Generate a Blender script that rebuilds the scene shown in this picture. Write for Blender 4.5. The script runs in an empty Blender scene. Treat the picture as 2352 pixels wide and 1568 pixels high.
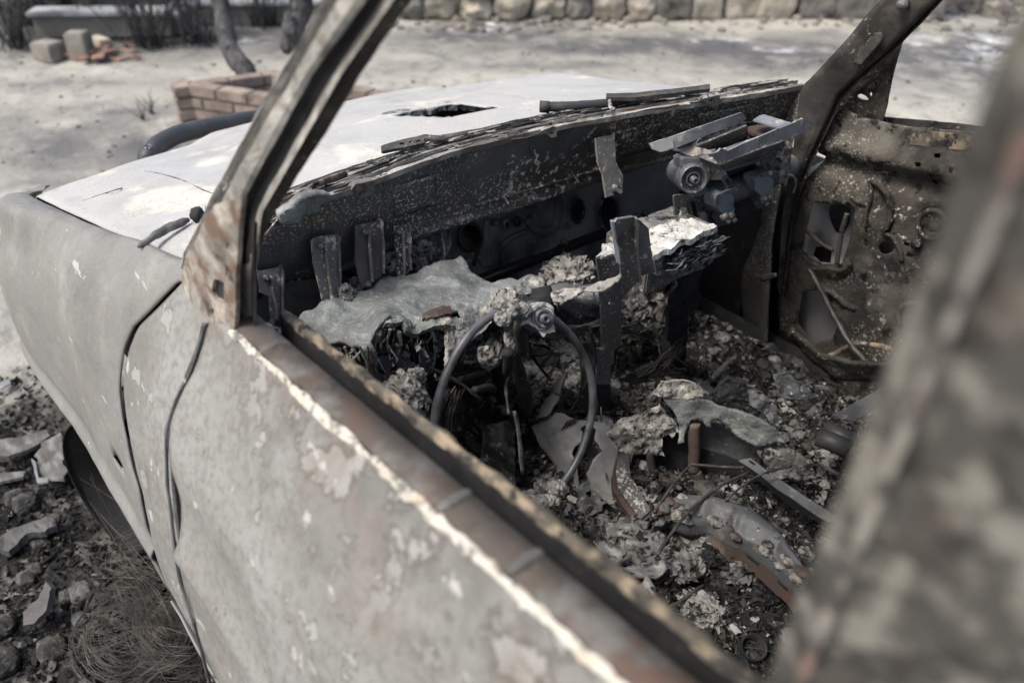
import bpy, bmesh, math, random
import numpy as np
from mathutils import Vector, Matrix
from mathutils.geometry import delaunay_2d_cdt
R = math.radians
sc = bpy.context.scene
col = sc.collection
random.seed(7)
rng = np.random.default_rng(11)

# ------------------------------------------------------------------ camera
FPX = 1841.0
PITCH, YAW, ROLL = R(34.2), R(40.2), R(1.5)
CP = np.array([-.865, .28, 1.678])
h_ = np.array([math.cos(YAW), -math.sin(YAW), 0]); r_ = np.array([-math.sin(YAW), -math.cos(YAW), 0]); Z_ = np.array([0, 0, 1.])
FW = h_*math.cos(PITCH) - Z_*math.sin(PITCH); U0 = h_*math.sin(PITCH) + Z_*math.cos(PITCH)
RT = r_*math.cos(ROLL) + U0*math.sin(ROLL); UP = -r_*math.sin(ROLL) + U0*math.cos(ROLL)
cam = bpy.data.cameras.new('camera'); camo = bpy.data.objects.new('camera', cam); col.objects.link(camo)
cam.sensor_width = 36; cam.lens = FPX/2352*36; cam.clip_end = 500; cam.clip_start = .02
m = Matrix.Identity(4)
for i, v in enumerate((RT, UP, -FW)):
    for k in range(3): m[k][i] = v[k]
for k in range(3): m[k][3] = CP[k]
camo.matrix_world = m
cam.dof.use_dof = True; cam.dof.focus_distance = 1.52; cam.dof.aperture_fstop = 2.6
sc.camera = camo
# ------------------------------------------------------------------ sky, sun, exposure
SUN_EL, SUN_AZ = R(58), R(80)         # azimuth: angle of the sun from +X (car front) towards +Y (left)
w = bpy.data.worlds.new('World'); sc.world = w; w.use_nodes = True
nt = w.node_tree; bg = nt.nodes['Background']
sky = nt.nodes.new('ShaderNodeTexSky'); sky.sky_type = 'NISHITA'; sky.sun_disc = False
sky.sun_elevation = SUN_EL; sky.sun_rotation = R(90) - SUN_AZ; sky.dust_density = 4.5; sky.air_density = 1; sky.ozone_density = .8
nt.links.new(sky.outputs[0], bg.inputs[0]); bg.inputs[1].default_value = .13
sl = bpy.data.lights.new('sun', 'SUN'); sl.energy = 1.5; sl.angle = R(16); sl.color = (1, .995, .935)
so = bpy.data.objects.new('sun', sl); col.objects.link(so)
sd = Vector((math.cos(SUN_EL)*math.cos(SUN_AZ), math.cos(SUN_EL)*math.sin(SUN_AZ), math.sin(SUN_EL)))
so.rotation_euler = sd.to_track_quat('Z', 'Y').to_euler(); so.location = (0, 0, 6)
sc.view_settings.view_transform = 'Standard'; sc.view_settings.look = 'None'; sc.view_settings.gamma = 1
sc.view_settings.exposure = 1.02

# ------------------------------------------------------------------ maths helpers
def ray(u, v):
    u = np.asarray(u, float)[..., None]; v = np.asarray(v, float)[..., None]
    return FW + RT*(u-1176)/FPX + UP*(784-v)/FPX
AX = dict(x=0, y=1, z=2)
def PT(u, v, ax, val):
    d = ray(u, v); i = AX[ax]; return CP + d*((val-CP[i])/d[i])
def S(ax, val):
    i = AX[ax]
    def f(u, v):
        d = ray(u, v); return CP + d*((val-CP[i])/d[..., i])[..., None]
    return f
def SI(ctrl):
    """smooth sheet of ground through control points (u, v, axis, value): plane / thin plate in inverse depth"""
    c = np.array([[a, b] for a, b, _, _ in ctrl], float)/300
    y = np.array([1/((val-CP[AX[ax]])/ray(a, b)[AX[ax]]) for a, b, ax, val in ctrl])
    n = len(c)
    def K(A, B):
        r2 = ((A[:, None]-B[None])**2).sum(-1); return np.where(r2 > 1e-9, r2*np.log(np.maximum(r2, 1e-9)), 0)
    M = np.zeros((n+3, n+3)); M[:n, :n] = K(c, c)+np.eye(n)*1e-6; M[:n, n] = 1; M[:n, n+1:] = c; M[n, :n] = 1; M[n+1:, :n] = c.T
    s = np.linalg.solve(M, np.concatenate([y, [0, 0, 0]]))
    def f(u, v):
        q = np.stack([np.ravel(u), np.ravel(v)], -1)/300
        it = K(q, c)@s[:n] + s[n] + q@s[n+1:]
        return CP + ray(np.ravel(u), np.ravel(v))/it[:, None]
    return f
def Zm(x0, y0, s, pts):
    return [((x0+a/s)*.91875, (y0+b/s)*.91875) for a, b in pts]
_perm = np.random.default_rng(3).permutation(256); _perm = np.concatenate([_perm, _perm, _perm])
_g = np.random.default_rng(4).normal(size=(256, 3)); _g /= np.linalg.norm(_g, axis=1)[:, None]
def pn(P):
    P = np.asarray(P, float); i = np.floor(P).astype(int); f = P-i; i &= 255
    s = f*f*f*(f*(f*6-15)+10); o = 0
    for a in (0, 1):
        for b in (0, 1):
            for c in (0, 1):
                hh = _perm[_perm[_perm[(i[..., 0]+a) & 255]+((i[..., 1]+b) & 255)]+((i[..., 2]+c) & 255)]
                d = (_g[hh]*(f-np.array([a, b, c]))).sum(-1)
                o = o + d*(s[..., 0] if a else 1-s[..., 0])*(s[..., 1] if b else 1-s[..., 1])*(s[..., 2] if c else 1-s[..., 2])
    return o*1.5
def fbm(P, o=4, g=.5):
    P = np.asarray(P, float); s = 0; a = 1
    for k in range(o): s = s+a*pn(P*2**k+k*17.3); a *= g
    return s
def ridge(P, o=4, g=.55):
    P = np.asarray(P, float); s = 0; a = 1
    for k in range(o): s = s+a*(1-2*np.abs(pn(P*2**k+k*9.1))); a *= g
    return s/2
def resample(L, n):
    L = np.asarray(L, float); d = np.concatenate([[0], np.cumsum(np.linalg.norm(np.diff(L, axis=0), axis=1))])
    t = np.linspace(0, d[-1], n); return np.stack([np.interp(t, d, L[:, k]) for k in range(L.shape[1])], -1)
def spline(L, n):
    """Catmull-Rom through the points"""
    L = np.asarray(L, float); Q = np.vstack([2*L[0]-L[1], L, 2*L[-1]-L[-2]]); out = []
    k = len(L)-1
    for t in np.linspace(0, k-1e-6, n):
        i = int(t); f = t-i; a, b, c, d = Q[i:i+4]
        out.append(.5*((2*b)+(-a+c)*f+(2*a-5*b+4*c-d)*f*f+(-a+3*b-3*c+d)*f**3))
    return np.array(out)

# ------------------------------------------------------------------ objects
BASE = {}
def tag(o, label=None, cat=None, group=None, kind=None):
    if label: o['label'] = label
    if cat: o['category'] = cat
    if group: o['group'] = group
    if kind: o['kind'] = kind
    return o
def empty(name, loc):
    o = bpy.data.objects.new(name, None); col.objects.link(o); o.location = loc; o.empty_display_size = .1
    BASE[o.name] = np.array(loc, float); return o
def mk(name, V, Fc, mat, parent=None, smooth=True, mi=None, loc=None):
    V = np.asarray(V, float)
    if parent is not None: b = BASE[parent.name]
    else:
        b = np.array(loc, float) if loc is not None else np.array([V[:, 0].mean(), V[:, 1].mean(), V[:, 2].min()])
    me = bpy.data.meshes.new(name); me.from_pydata((V-b).tolist(), [], [list(map(int, f)) for f in Fc])
    mats = mat if isinstance(mat, (list, tuple)) else [mat]
    for q in mats: me.materials.append(q)
    if mi is not None: me.polygons.foreach_set('material_index', list(map(int, mi)))
    me.polygons.foreach_set('use_smooth', [bool(smooth)]*len(me.polygons)); me.update()
    o = bpy.data.objects.new(name, me); col.objects.link(o); BASE[o.name] = b
    if parent is not None: o.parent = parent
    else: o.location = b
    return o
class MB:
    def __init__(s): s.V = []; s.F = []; s.M = []; s.n = 0
    def add(s, V, F, mi=0):
        V = np.asarray(V, float); s.V.append(V); s.F += [[i+s.n for i in f] for f in F]; s.M += [mi]*len(F); s.n += len(V); return s
    def build(s, name, mat, parent=None, smooth=True, loc=None):
        return mk(name, np.vstack(s.V), s.F, mat, parent, smooth, s.M, loc)
def tube_vf(L, rad, n=10, cap=True, wob=0, ws=30):
    L = np.asarray(L, float); N = len(L); rad = np.broadcast_to(np.asarray(rad, float), (N,))
    T = np.gradient(L, axis=0); T /= np.linalg.norm(T, axis=1)[:, None]+1e-12
    a = np.array([0, 0, 1.]) if abs(T[0][2]) < .9 else np.array([1., 0, 0])
    V = []
    for i in range(N):
        s = np.cross(T[i], a); s /= np.linalg.norm(s)+1e-12; a = np.cross(s, T[i])
        th = np.arange(n)*2*np.pi/n
        V.append(L[i]+rad[i]*(np.cos(th)[:, None]*s+np.sin(th)[:, None]*a))
    V = np.vstack(V)
    if wob: V = V+(V-np.repeat(L, n, 0))*(fbm(V*ws, 3)*wob)[:, None]
    F = [[i*n+j, i*n+(j+1) % n, (i+1)*n+(j+1) % n, (i+1)*n+j] for i in range(N-1) for j in range(n)]
    if cap: F += [list(range(n))[::-1], [(N-1)*n+j for j in range(n)]]
    return V, F
def tube(name, L, rad, mat, parent=None, n=10, wob=0, ws=30):
    V, F = tube_vf(L, rad, n, True, wob, ws); return mk(name, V, F, mat, parent)
def box_vf(c, sx, sy, sz, ax=None, bev=0):
    """bevelled box; ax = 3x3 rows of local axes"""
    bm = bmesh.new(); bmesh.ops.create_cube(bm, size=1); bmesh.ops.scale(bm, vec=(sx, sy, sz), verts=bm.verts)
    if bev: bmesh.ops.bevel(bm, geom=bm.edges[:], offset=bev, segments=2, affect='EDGES')
    V = np.array([v.co[:] for v in bm.verts]); F = [[v.index for v in f.verts] for f in bm.faces]; bm.free()
    if ax is not None: V = V@np.asarray(ax)
    return V+np.asarray(c), F
def solid(V, F, off):
    """give a sheet thickness: off = (N,3) or vector"""
    n = len(V); V2 = V+off; cnt = {}
    for f in F:
        for i in range(len(f)):
            a, b = f[i], f[(i+1) % len(f)]; k = (min(a, b), max(a, b)); cnt.setdefault(k, []).append((a, b))
    FF = list(F)+[[i+n for i in f][::-1] for f in F]
    for k, e in cnt.items():
        if len(e) == 1:
            a, b = e[0]; FF.append([b, a, a+n, b+n])
    return np.vstack([V, V2]), FF
def normals(V, F):
    N = np.zeros_like(V)
    T = np.array([[f[0], f[i], f[i+1]] for f in F for i in range(1, len(f)-1)])
    fn = np.cross(V[T[:, 1]]-V[T[:, 0]], V[T[:, 2]]-V[T[:, 0]])
    for k in range(3): np.add.at(N, T[:, k], fn)
    return N/(np.linalg.norm(N, axis=1)[:, None]+1e-12)
def inpoly(p, poly):
    x, y = p[:, 0], p[:, 1]; r = np.zeros(len(p), bool); q = np.asarray(poly)
    for i in range(len(q)):
        (x1, y1), (x2, y2) = q[i], q[i-1]
        if y1 == y2: continue
        r ^= ((y1 > y) != (y2 > y)) & (x < (x2-x1)*(y-y1)/(y2-y1)+x1)
    return r
def loop_resample(P, step):
    P = list(P)+[P[0]]; out = []
    for (a, b) in zip(P[:-1], P[1:]):
        n = max(1, int(math.hypot(b[0]-a[0], b[1]-a[1])/step))
        for i in range(n): out.append((a[0]+(b[0]-a[0])*i/n, a[1]+(b[1]-a[1])*i/n))
    return np.array(out)
def patch_vf(outline, surf, step=14, thick=.003, holes=(), amp=0, ns=20, jag=0, o=3, back=None):
    loops = []
    for L in [outline]+list(holes):
        q = loop_resample(L, step)
        if jag:
            s = np.stack([q[:, 0]/9, q[:, 1]/9, np.zeros(len(q))], -1)
            q = q+np.stack([fbm(s+3.1, 3), fbm(s+77.7, 3)], -1)*jag
        loops.append(q)
    allp = np.vstack(loops); x0, y0 = loops[0].min(0); x1, y1 = loops[0].max(0)
    gx, gy = np.meshgrid(np.arange(x0, x1, step), np.arange(y0, y1, step)); g = np.stack([gx.ravel(), gy.ravel()], -1)
    if len(g):
        g = g+rng.uniform(-.25, .25, g.shape)*step; ins = inpoly(g, loops[0])
        for L in loops[1:]: ins &= ~inpoly(g, L)
        g = g[ins]
    if len(g): g = g[(((g[:, None]-allp[None])**2).sum(-1)).min(1) > (.45*step)**2]
    pts = np.vstack([allp, g]); E = []; k = 0
    for L in loops:
        n = len(L); E += [(k+i, k+(i+1) % n) for i in range(n)]; k += n
    co, ed, fa, *_ = delaunay_2d_cdt([Vector(p) for p in pts.tolist()], E, [], 0, 1e-5)
    co = np.array([c[:] for c in co]); fa = [list(f) for f in fa]
    cen = np.array([co[f].mean(0) for f in fa]); keep = inpoly(cen, loops[0])
    for L in loops[1:]: keep &= ~inpoly(cen, L)
    fa = [f for f, kk in zip(fa, keep) if kk]
    V = surf(co[:, 0], co[:, 1]); N = normals(V, fa)
    tocam = ((CP-V)*N).sum()
    if tocam < 0: N = -N; fa = [f[::-1] for f in fa]
    if amp: V = V+N*(fbm(V*ns+5.5, o)*amp)[:, None]
    used = sorted({i for f in fa for i in f}); mp = {a: b for b, a in enumerate(used)}
    V = V[used]; N = N[used]; fa = [[mp[i] for i in f] for f in fa]
    if thick: 
        off = -N.mean(0)/np.linalg.norm(N.mean(0))*thick if back is None else np.asarray(back, float)
        V, fa = solid(V, fa, off)
    return V, fa
def patch(name, outline, surf, mat, parent=None, smooth=False, **k):
    V, F = patch_vf(outline, surf, **k); return mk(name, V, F, mat, parent, smooth)
def loft_vf(Ls, n=40, thick=.003, amp=0, ns=20, back=(0, 0, 0), sub=1):
    Ls = [resample(L, n) for L in Ls]
    if sub > 1:
        out = []
        for a, b in zip(Ls[:-1], Ls[1:]):
            for k in range(sub): out.append(a+(b-a)*k/sub)
        Ls = out+[Ls[-1]]
    V = np.vstack(Ls); F = []; M = []
    for i in range(len(Ls)-1):
        for j in range(n-1): F.append([i*n+j, i*n+j+1, (i+1)*n+j+1, (i+1)*n+j]); M.append(i//sub)
    N = normals(V, F)
    if ((CP-V)*N).sum() < 0: N = -N; F = [f[::-1] for f in F]
    if amp: V = V+N*(fbm(V*ns, 3)*amp)[:, None]
    if thick:
        n0 = len(F); V, F = solid(V, F, -N*thick); M = M+M+[0]*(len(F)-2*n0)
    return V, F, M
def loft(name, Ls, mat, parent=None, n=40, thick=.003, amp=0, ns=20, smooth=False, sub=1, ids=None):
    V, F, M = loft_vf(Ls, n, thick, amp, ns, sub=sub)
    return mk(name, V, F, mat, parent, smooth, [ids[q] for q in M] if ids else None)
def ico(sub):
    bm = bmesh.new(); bmesh.ops.create_icosphere(bm, subdivisions=sub, radius=1)
    V = np.array([v.co[:] for v in bm.verts]); F = [[v.index for v in f.verts] for f in bm.faces]; bm.free(); return V, F
ICO = {k: ico(k) for k in (2, 3, 4, 5)}
def lump_vf(c, rad, sub=4, amp=.35, ns=2.2, rid=False, seed=0, boxy=0):
    V, F = ICO[sub]; d = V.copy()
    if boxy:
        q = np.abs(V).max(1)[:, None]; d = V*(1-boxy)+V/q*boxy*.85
    nz = (ridge(V*ns+seed*7.7, 5) if rid else fbm(V*ns+seed*7.7, 4))
    d = d*(1+amp*nz)[:, None]
    return d*np.asarray(rad)+np.asarray(c), F
def disc_ring(cu, cv, ru, rv, n=20, ph=0):
    return [(cu+ru*math.cos(t+ph), cv+rv*math.sin(t+ph)) for t in np.arange(n)*2*math.pi/n]

# ------------------------------------------------------------------ materials
def mat(name, base, layers=(), rough=.75, metal=0, bump=(), spec=.4, island=None):
    M = bpy.data.materials.new(name); M.use_nodes = True; t = M.node_tree; N = t.nodes; L = t.links
    b = N['Principled BSDF']; tc = N.new('ShaderNodeTexCoord'); src = tc.outputs['Object']
    def noise(s, d=5, r=.6, off=0, st=None, kind='n', dist=0):
        mp = N.new('ShaderNodeMapping'); L.new(src, mp.inputs[0]); mp.inputs[1].default_value = (off*3.7, off*1.9, off*.7)
        if st: mp.inputs[3].default_value = st
        if kind == 'v':
            x = N.new('ShaderNodeTexVoronoi'); x.inputs['Scale'].default_value = s; L.new(mp.outputs[0], x.inputs['Vector']); return x.outputs['Distance']
        x = N.new('ShaderNodeTexNoise'); x.inputs['Scale'].default_value = s; x.inputs['Detail'].default_value = d
        x.inputs['Roughness'].default_value = r; x.inputs['Distortion'].default_value = dist
        L.new(mp.outputs[0], x.inputs['Vector']); return x.outputs['Fac']
    def mr(o, lo, hi, a=0., b_=1.):
        x = N.new('ShaderNodeMapRange'); L.new(o, x.inputs[0]); x.inputs[1].default_value = lo; x.inputs[2].default_value = hi
        x.inputs[3].default_value = a; x.inputs[4].default_value = b_; return x.outputs[0]
    def mul(a, c):
        x = N.new('ShaderNodeMath'); x.operation = 'MULTIPLY'; L.new(a, x.inputs[0])
        if isinstance(c, float): x.inputs[1].default_value = c
        else: L.new(c, x.inputs[1])
        return x.outputs[0]
    cur = None
    if island:
        g = N.new('ShaderNodeNewGeometry'); cr = N.new('ShaderNodeValToRGB'); cr.color_ramp.interpolation = 'CONSTANT'
        e = cr.color_ramp.elements
        while len(e) < len(island): e.new(.5)
        for k, (p, c) in enumerate(island): e[k].position = p; e[k].color = (*c, 1)
        L.new(g.outputs['Random Per Island'], cr.inputs[0]); cur = cr.outputs[0]
    for i, l in enumerate(layers):
        f = mr(noise(l.get('s', 10), l.get('d', 5), l.get('r', .6), l.get('o', i+1), l.get('st'), l.get('k', 'n'), l.get('dist', 0)), l['lo'], l['hi'])
        if 'm' in l:
            s, lo, hi = l['m']; f = mul(f, mr(noise(s, 3, .6, i+11), lo, hi))
        if 'attr' in l:
            a = N.new('ShaderNodeAttribute'); a.attribute_name = l['attr']; f = mul(f, a.outputs['Fac'])
        if 'a' in l: f = mul(f, float(l['a']))
        mx = N.new('ShaderNodeMix'); mx.data_type = 'RGBA'; L.new(f, mx.inputs[0])
        if cur is None: mx.inputs[6].default_value = (*base, 1)
        else: L.new(cur, mx.inputs[6])
        mx.inputs[7].default_value = (*l['c'], 1); cur = mx.outputs[2]
    if cur is None: b.inputs['Base Color'].default_value = (*base, 1)
    else: L.new(cur, b.inputs['Base Color'])
    b.inputs['Metallic'].default_value = metal
    b.inputs['Specular IOR Level'].default_value = spec
    rr = mr(noise(14, 4, .6, 31), .3, .7, max(0, rough-.12), min(1, rough+.15)); L.new(rr, b.inputs['Roughness'])
    last = None
    for s, st_, d_ in bump:
        bp = N.new('ShaderNodeBump'); bp.inputs['Strength'].default_value = st_; bp.inputs['Distance'].default_value = d_
        L.new(noise(s, 5, .65, 41+s % 7), bp.inputs['Height'])
        if last is not None: L.new(last, bp.inputs['Normal'])
        last = bp.outputs[0]
    if last is not None: L.new(last, b.inputs['Normal'])
    return M
CREAM = (.50, .46, .375); PALE = (.62, .6, .55); RUST = (.16, .07, .035); RUST2 = (.23, .13, .08)
M = {}
M['firewall'] = mat('scorched_steel', (.072, .073, .075), [
    dict(c=(.065, .056, .045), s=6, lo=.45, hi=.7), dict(c=(.018, .018, .018), s=4, lo=.52, hi=.7), dict(c=RUST2, s=40, lo=.6, hi=.7, m=(5, .5, .6), a=.7),
    dict(c=CREAM, s=62, d=6, r=.66, lo=.56, hi=.585, m=(4.5, .50, .55)), dict(c=CREAM, s=170, d=4, lo=.56, hi=.60, m=(3, .47, .55), a=.85), dict(c=RUST2, s=90, d=5, lo=.58, hi=.63, m=(4, .52, .58), a=.7)],
    rough=.55, bump=[(30, .25, .006), (170, .2, .002)], spec=.5)
M['lowwall'] = mat('lightened_sooty_steel', (.21, .216, .222), [dict(c=(.29, .295, .298), s=7, d=6, lo=.5, hi=.72), dict(c=(.035, .036, .038), s=6, d=6, lo=.5, hi=.66, a=.85), dict(c=CREAM, s=120, d=3, lo=.68, hi=.72, m=(6, .5, .6), a=.7)], rough=.5, bump=[(18, .3, .01)], spec=.5)  # base colour lightened to make up for the deep shade on the lower firewall
M['bracket'] = mat('bracket_steel', (.1, .1, .098), [dict(c=(.165, .16, .15), s=9, lo=.48, hi=.75), dict(c=(.03, .03, .03), s=12, d=6, lo=.55, hi=.68, a=.8), dict(c=(.5, .41, .31), s=50, d=6, lo=.57, hi=.60, m=(11, .47, .55), a=.9), dict(c=CREAM, s=130, d=3, lo=.62, hi=.66, a=.8)],
    rough=.45, bump=[(60, .2, .003)], spec=.5)
M['black'] = mat('soot_and_shade', (.012, .012, .013), [dict(c=(.03, .03, .031), s=25, lo=.5, hi=.75), dict(c=(.3, .27, .22), s=120, lo=.68, hi=.72, a=.6)], rough=.8, bump=[(40, .4, .006)])  # soot on burnt parts, and black sheets that stand in for shade
M['radioash'] = mat('pale_ash', (.44, .425, .395), [dict(c=(.62, .605, .57), s=22, lo=.5, hi=.65), dict(c=(.06, .057, .054), s=50, d=7, r=.7, lo=.54, hi=.62)], rough=.95, bump=[(60, .7, .006), (220, .5, .002)], spec=.1)
M['ash'] = mat('crusted_ash', (.24, .232, .212), [dict(c=(.44, .43, .40), s=30, d=6, lo=.5, hi=.64), dict(c=(.035, .033, .031), s=45, d=7, r=.7, lo=.50, hi=.60), dict(c=(.38, .31, .255), s=16, lo=.62, hi=.75, a=.4)],
    rough=.95, bump=[(60, .7, .006), (220, .5, .002)], spec=.1)
M['ashgrey'] = mat('grey_ash', (.14, .139, .135), [dict(c=(.30, .298, .285), s=30, d=6, lo=.5, hi=.65), dict(c=(.022, .022, .022), s=40, d=7, r=.7, lo=.50, hi=.60), dict(c=(.2, .17, .14), s=12, lo=.58, hi=.7, a=.6)],
    rough=.95, bump=[(70, .8, .006), (240, .5, .002)], spec=.1)
M['melt'] = mat('melted_glass', (.118, .124, .121), [dict(c=(.23, .25, .242), s=9, d=6, r=.65, lo=.42, hi=.7, dist=.8), dict(c=(.36, .36, .345), s=22, d=7, r=.7, lo=.54, hi=.66, dist=2.2, a=.75), dict(c=(.045, .05, .05), s=7, d=7, r=.7, lo=.48, hi=.64, a=.9), dict(c=PALE, s=160, d=4, lo=.64, hi=.7, a=.4)],
    rough=.6, bump=[(18, .6, .016), (60, .5, .006), (160, .4, .003)], spec=.4)
M['meltcrust'] = mat('melted_crust', (.20, .21, .195), [dict(c=CREAM, s=24, d=6, lo=.5, hi=.6, a=.9), dict(c=(.035, .038, .035), s=18, d=6, lo=.55, hi=.65), dict(c=(.1, .12, .1), s=9, lo=.5, hi=.65, a=.7)], rough=.8, bump=[(40, .6, .008), (160, .5, .002)])
M['fender'] = mat('bare_scorched_panel', (.172, .17, .157), [dict(c=(.235, .232, .216), s=9, d=7, r=.7, lo=.5, hi=.68), dict(c=(.08, .072, .062), s=6, d=7, r=.7, st=(1, 1, .25), lo=.56, hi=.7, a=.6), dict(c=(.175, .173, .165), s=2.1, d=6, lo=.42, hi=.7), dict(c=(.105, .101, .094), s=3.5, d=6, lo=.5, hi=.7, a=.8), dict(c=(.1, .097, .09), s=260, d=2, lo=.56, hi=.7, a=.6), dict(c=(.22, .22, .212), s=300, d=2, lo=.56, hi=.66, a=.6),
    dict(c=(.42, .42, .405), s=44, d=4, st=(.35, 1, 1.4), lo=.675, hi=.69, a=.6), dict(c=(.24, .19, .16), s=8, lo=.62, hi=.75, a=.5)],
    rough=.6, bump=[(2.2, .3, .05), (12, .25, .008), (220, .12, .002)], spec=.35)
M['hood'] = mat('white_burnt_hood', (.36, .355, .335), [dict(c=(.24, .243, .243), s=2.2, d=7, r=.7, lo=.46, hi=.66, a=.8), dict(c=(.35, .356, .36), s=5, d=6, lo=.45, hi=.66, a=.8), dict(c=(.68, .62, .5), s=6, d=6, lo=.56, hi=.68, a=.6), dict(c=(.3, .285, .27), s=210, d=5, lo=.50, hi=.64, m=(4, .36, .58)), dict(c=(.09, .08, .07), s=170, d=5, lo=.64, hi=.68, m=(9, .45, .6)), dict(c=(.22, .15, .12), s=4, d=6, lo=.6, hi=.7, attr='edge'), dict(c=(.16, .14, .13), s=14, st=(.3, 1, 1), d=6, lo=.5, hi=.64, attr='edge')],
    rough=.8, bump=[(3, .3, .03), (160, .15, .002)], spec=.2)
M['door'] = mat('blistered_door_skin', (.182, .181, .167), [dict(c=(.24, .24, .228), s=4, d=7, lo=.40, hi=.68), dict(c=(.11, .106, .096), s=70, d=6, r=.7, lo=.46, hi=.64, a=.6), dict(c=(.135, .13, .12), s=2.4, d=5, lo=.5, hi=.68, a=.7), dict(c=(.12, .117, .108), s=22, d=6, lo=.42, hi=.62, attr='belt', a=.8), dict(c=(.17, .13, .11), s=9, d=6, lo=.5, hi=.64, attr='belt', a=.6), dict(c=(.17, .13, .108), s=14, d=7, r=.7, lo=.52, hi=.66, m=(2.5, .5, .66), a=.45),
    dict(c=(.085, .078, .068), s=19, d=7, r=.62, lo=.49, hi=.53, o=6, attr='belt', a=.7), dict(c=(.27, .268, .25), s=19, d=7, r=.62, lo=.545, hi=.575, o=6, attr='belt', a=.85), dict(c=(.12, .085, .065), s=9, d=6, r=.65, st=(1, 1, .14), lo=.58, hi=.68, a=.4), dict(c=(.09, .088, .08), s=11, d=5, lo=.625, hi=.635, o=9, a=.8), dict(c=(.27, .268, .25), s=11, d=5, lo=.64, hi=.645, o=9, a=.9), dict(c=(.34, .335, .315), s=16, d=4, lo=.66, hi=.69), dict(c=(.16, .1, .07), s=12, d=6, lo=.63, hi=.72, a=.35)],
    rough=.7, bump=[(3, .3, .03), (24, .3, .006), (90, .35, .003)], spec=.3)
M['pillar'] = mat('scoured_pillar', (.23, .22, .197), [dict(c=(.40, .38, .34), s=14, d=6, lo=.47, hi=.62), dict(c=(.1, .09, .08), s=30, d=6, r=.7, lo=.5, hi=.62, a=.7), dict(c=(.09, .08, .07), s=11, d=6, lo=.5, hi=.64, a=.9), dict(c=(.17, .1, .065), s=9, d=5, lo=.58, hi=.7, a=.7)], rough=.75, bump=[(30, .3, .005), (140, .2, .002)], spec=.3)
M['pillarrust'] = mat('rusted_pillar_foot', (.24, .225, .195), [dict(c=(.4, .37, .315), s=16, lo=.48, hi=.6), dict(c=(.12, .075, .052), s=14, d=7, r=.7, lo=.44, hi=.58, a=.9), dict(c=(.05, .04, .035), s=14, d=6, lo=.58, hi=.68)], rough=.85, bump=[(30, .4, .006), (140, .3, .002)], spec=.2)
M['pillardark'] = mat('sooty_pillar', (.036, .034, .031), [dict(c=(.095, .087, .074), s=12, d=7, lo=.5, hi=.68), dict(c=(.016, .015, .014), s=9, lo=.52, hi=.66), dict(c=CREAM, s=120, d=4, lo=.6, hi=.66, m=(6, .48, .6), a=.8)], rough=.7, bump=[(25, .3, .006), (150, .3, .002)], spec=.35)
M['bpillar'] = mat('mottled_post', (.06, .057, .051), [dict(c=(.17, .163, .14), s=42, d=4, lo=.48, hi=.58), dict(c=(.03, .028, .026), s=36, d=4, lo=.5, hi=.6, a=.9), dict(c=(.075, .058, .047), s=24, d=4, lo=.56, hi=.7, a=.6)], rough=.85, bump=[(50, .3, .004)], spec=.2)
M['railrust'] = mat('brown_rusted_rail', (.078, .067, .058), [dict(c=(.03, .027, .024), s=30, d=6, r=.7, lo=.54, hi=.66, a=.7), dict(c=(.13, .124, .115), s=18, lo=.5, hi=.65), dict(c=(.095, .057, .044), s=14, d=6, lo=.53, hi=.68, a=.8)], rough=.8, bump=[(80, .3, .003)], spec=.2)
M['whiteash'] = mat('white_ash_crust', (.47, .445, .39), [dict(c=(.16, .15, .135), s=34, d=6, r=.7, lo=.52, hi=.6), dict(c=(.5, .4, .28), s=40, d=5, lo=.55, hi=.68, a=.8)], rough=.95, bump=[(60, .6, .006)], spec=.1)
M['innerrail'] = mat('scaly_inner_rail', (.10, .088, .07), [dict(c=(.26, .21, .145), s=30, d=5, lo=.47, hi=.58), dict(c=(.03, .028, .026), s=34, d=5, lo=.53, hi=.62), dict(c=(.3, .33, .3), s=12, lo=.62, hi=.7, a=.8)], rough=.9, bump=[(60, .6, .005)], spec=.2)
M['doorin'] = mat('sooty_door_inner', (.052, .046, .038), [dict(c=(.020, .019, .018), s=5, d=6, lo=.45, hi=.62), dict(c=(.115, .106, .09), s=7, d=7, r=.7, lo=.54, hi=.68, a=.8), dict(c=(.19, .177, .148), s=6, d=7, r=.7, lo=.44, hi=.62, attr='belt', a=.6), dict(c=CREAM, s=170, d=5, r=.65, lo=.575, hi=.64, m=(3.5, .44, .58), a=.7), dict(c=CREAM, s=60, d=7, r=.7, lo=.595, hi=.625, m=(4, .48, .6)), dict(c=(.014, .014, .013), s=30, d=6, lo=.565, hi=.62), dict(c=(.11, .07, .05), s=10, d=5, lo=.6, hi=.72, a=.4)],
    rough=.8, bump=[(16, .5, .015), (110, .5, .003)], spec=.25)
M['airbag'] = mat('bluish_bracket_plate', (.2, .203, .212), [dict(c=(.31, .31, .32), s=18, lo=.48, hi=.7), dict(c=(.5, .44, .35), s=20, d=6, lo=.57, hi=.64), dict(c=(.3, .16, .09), s=16, d=6, lo=.65, hi=.72, a=.8), dict(c=(.03, .03, .03), s=140, d=2, lo=.66, hi=.7)], rough=.5, metal=.2, bump=[(60, .25, .003)], spec=.5)
M['verdigris'] = mat('pale_green_scale', (.21, .225, .205), [dict(c=(.5, .5, .45), s=40, lo=.55, hi=.7)], rough=.8)
M['motor'] = mat('grey_motor_case', (.06, .064, .07), [dict(c=(.13, .135, .14), s=10, lo=.48, hi=.7), dict(c=(.3, .25, .18), s=90, d=4, lo=.6, hi=.66, a=.7)], rough=.48, bump=[(50, .2, .003)], spec=.5)
M['clamp'] = mat('blue_grey_clamp', (.19, .22, .24), [dict(c=(.08, .09, .1), s=20, lo=.52, hi=.68)], rough=.5, spec=.5)
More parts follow.
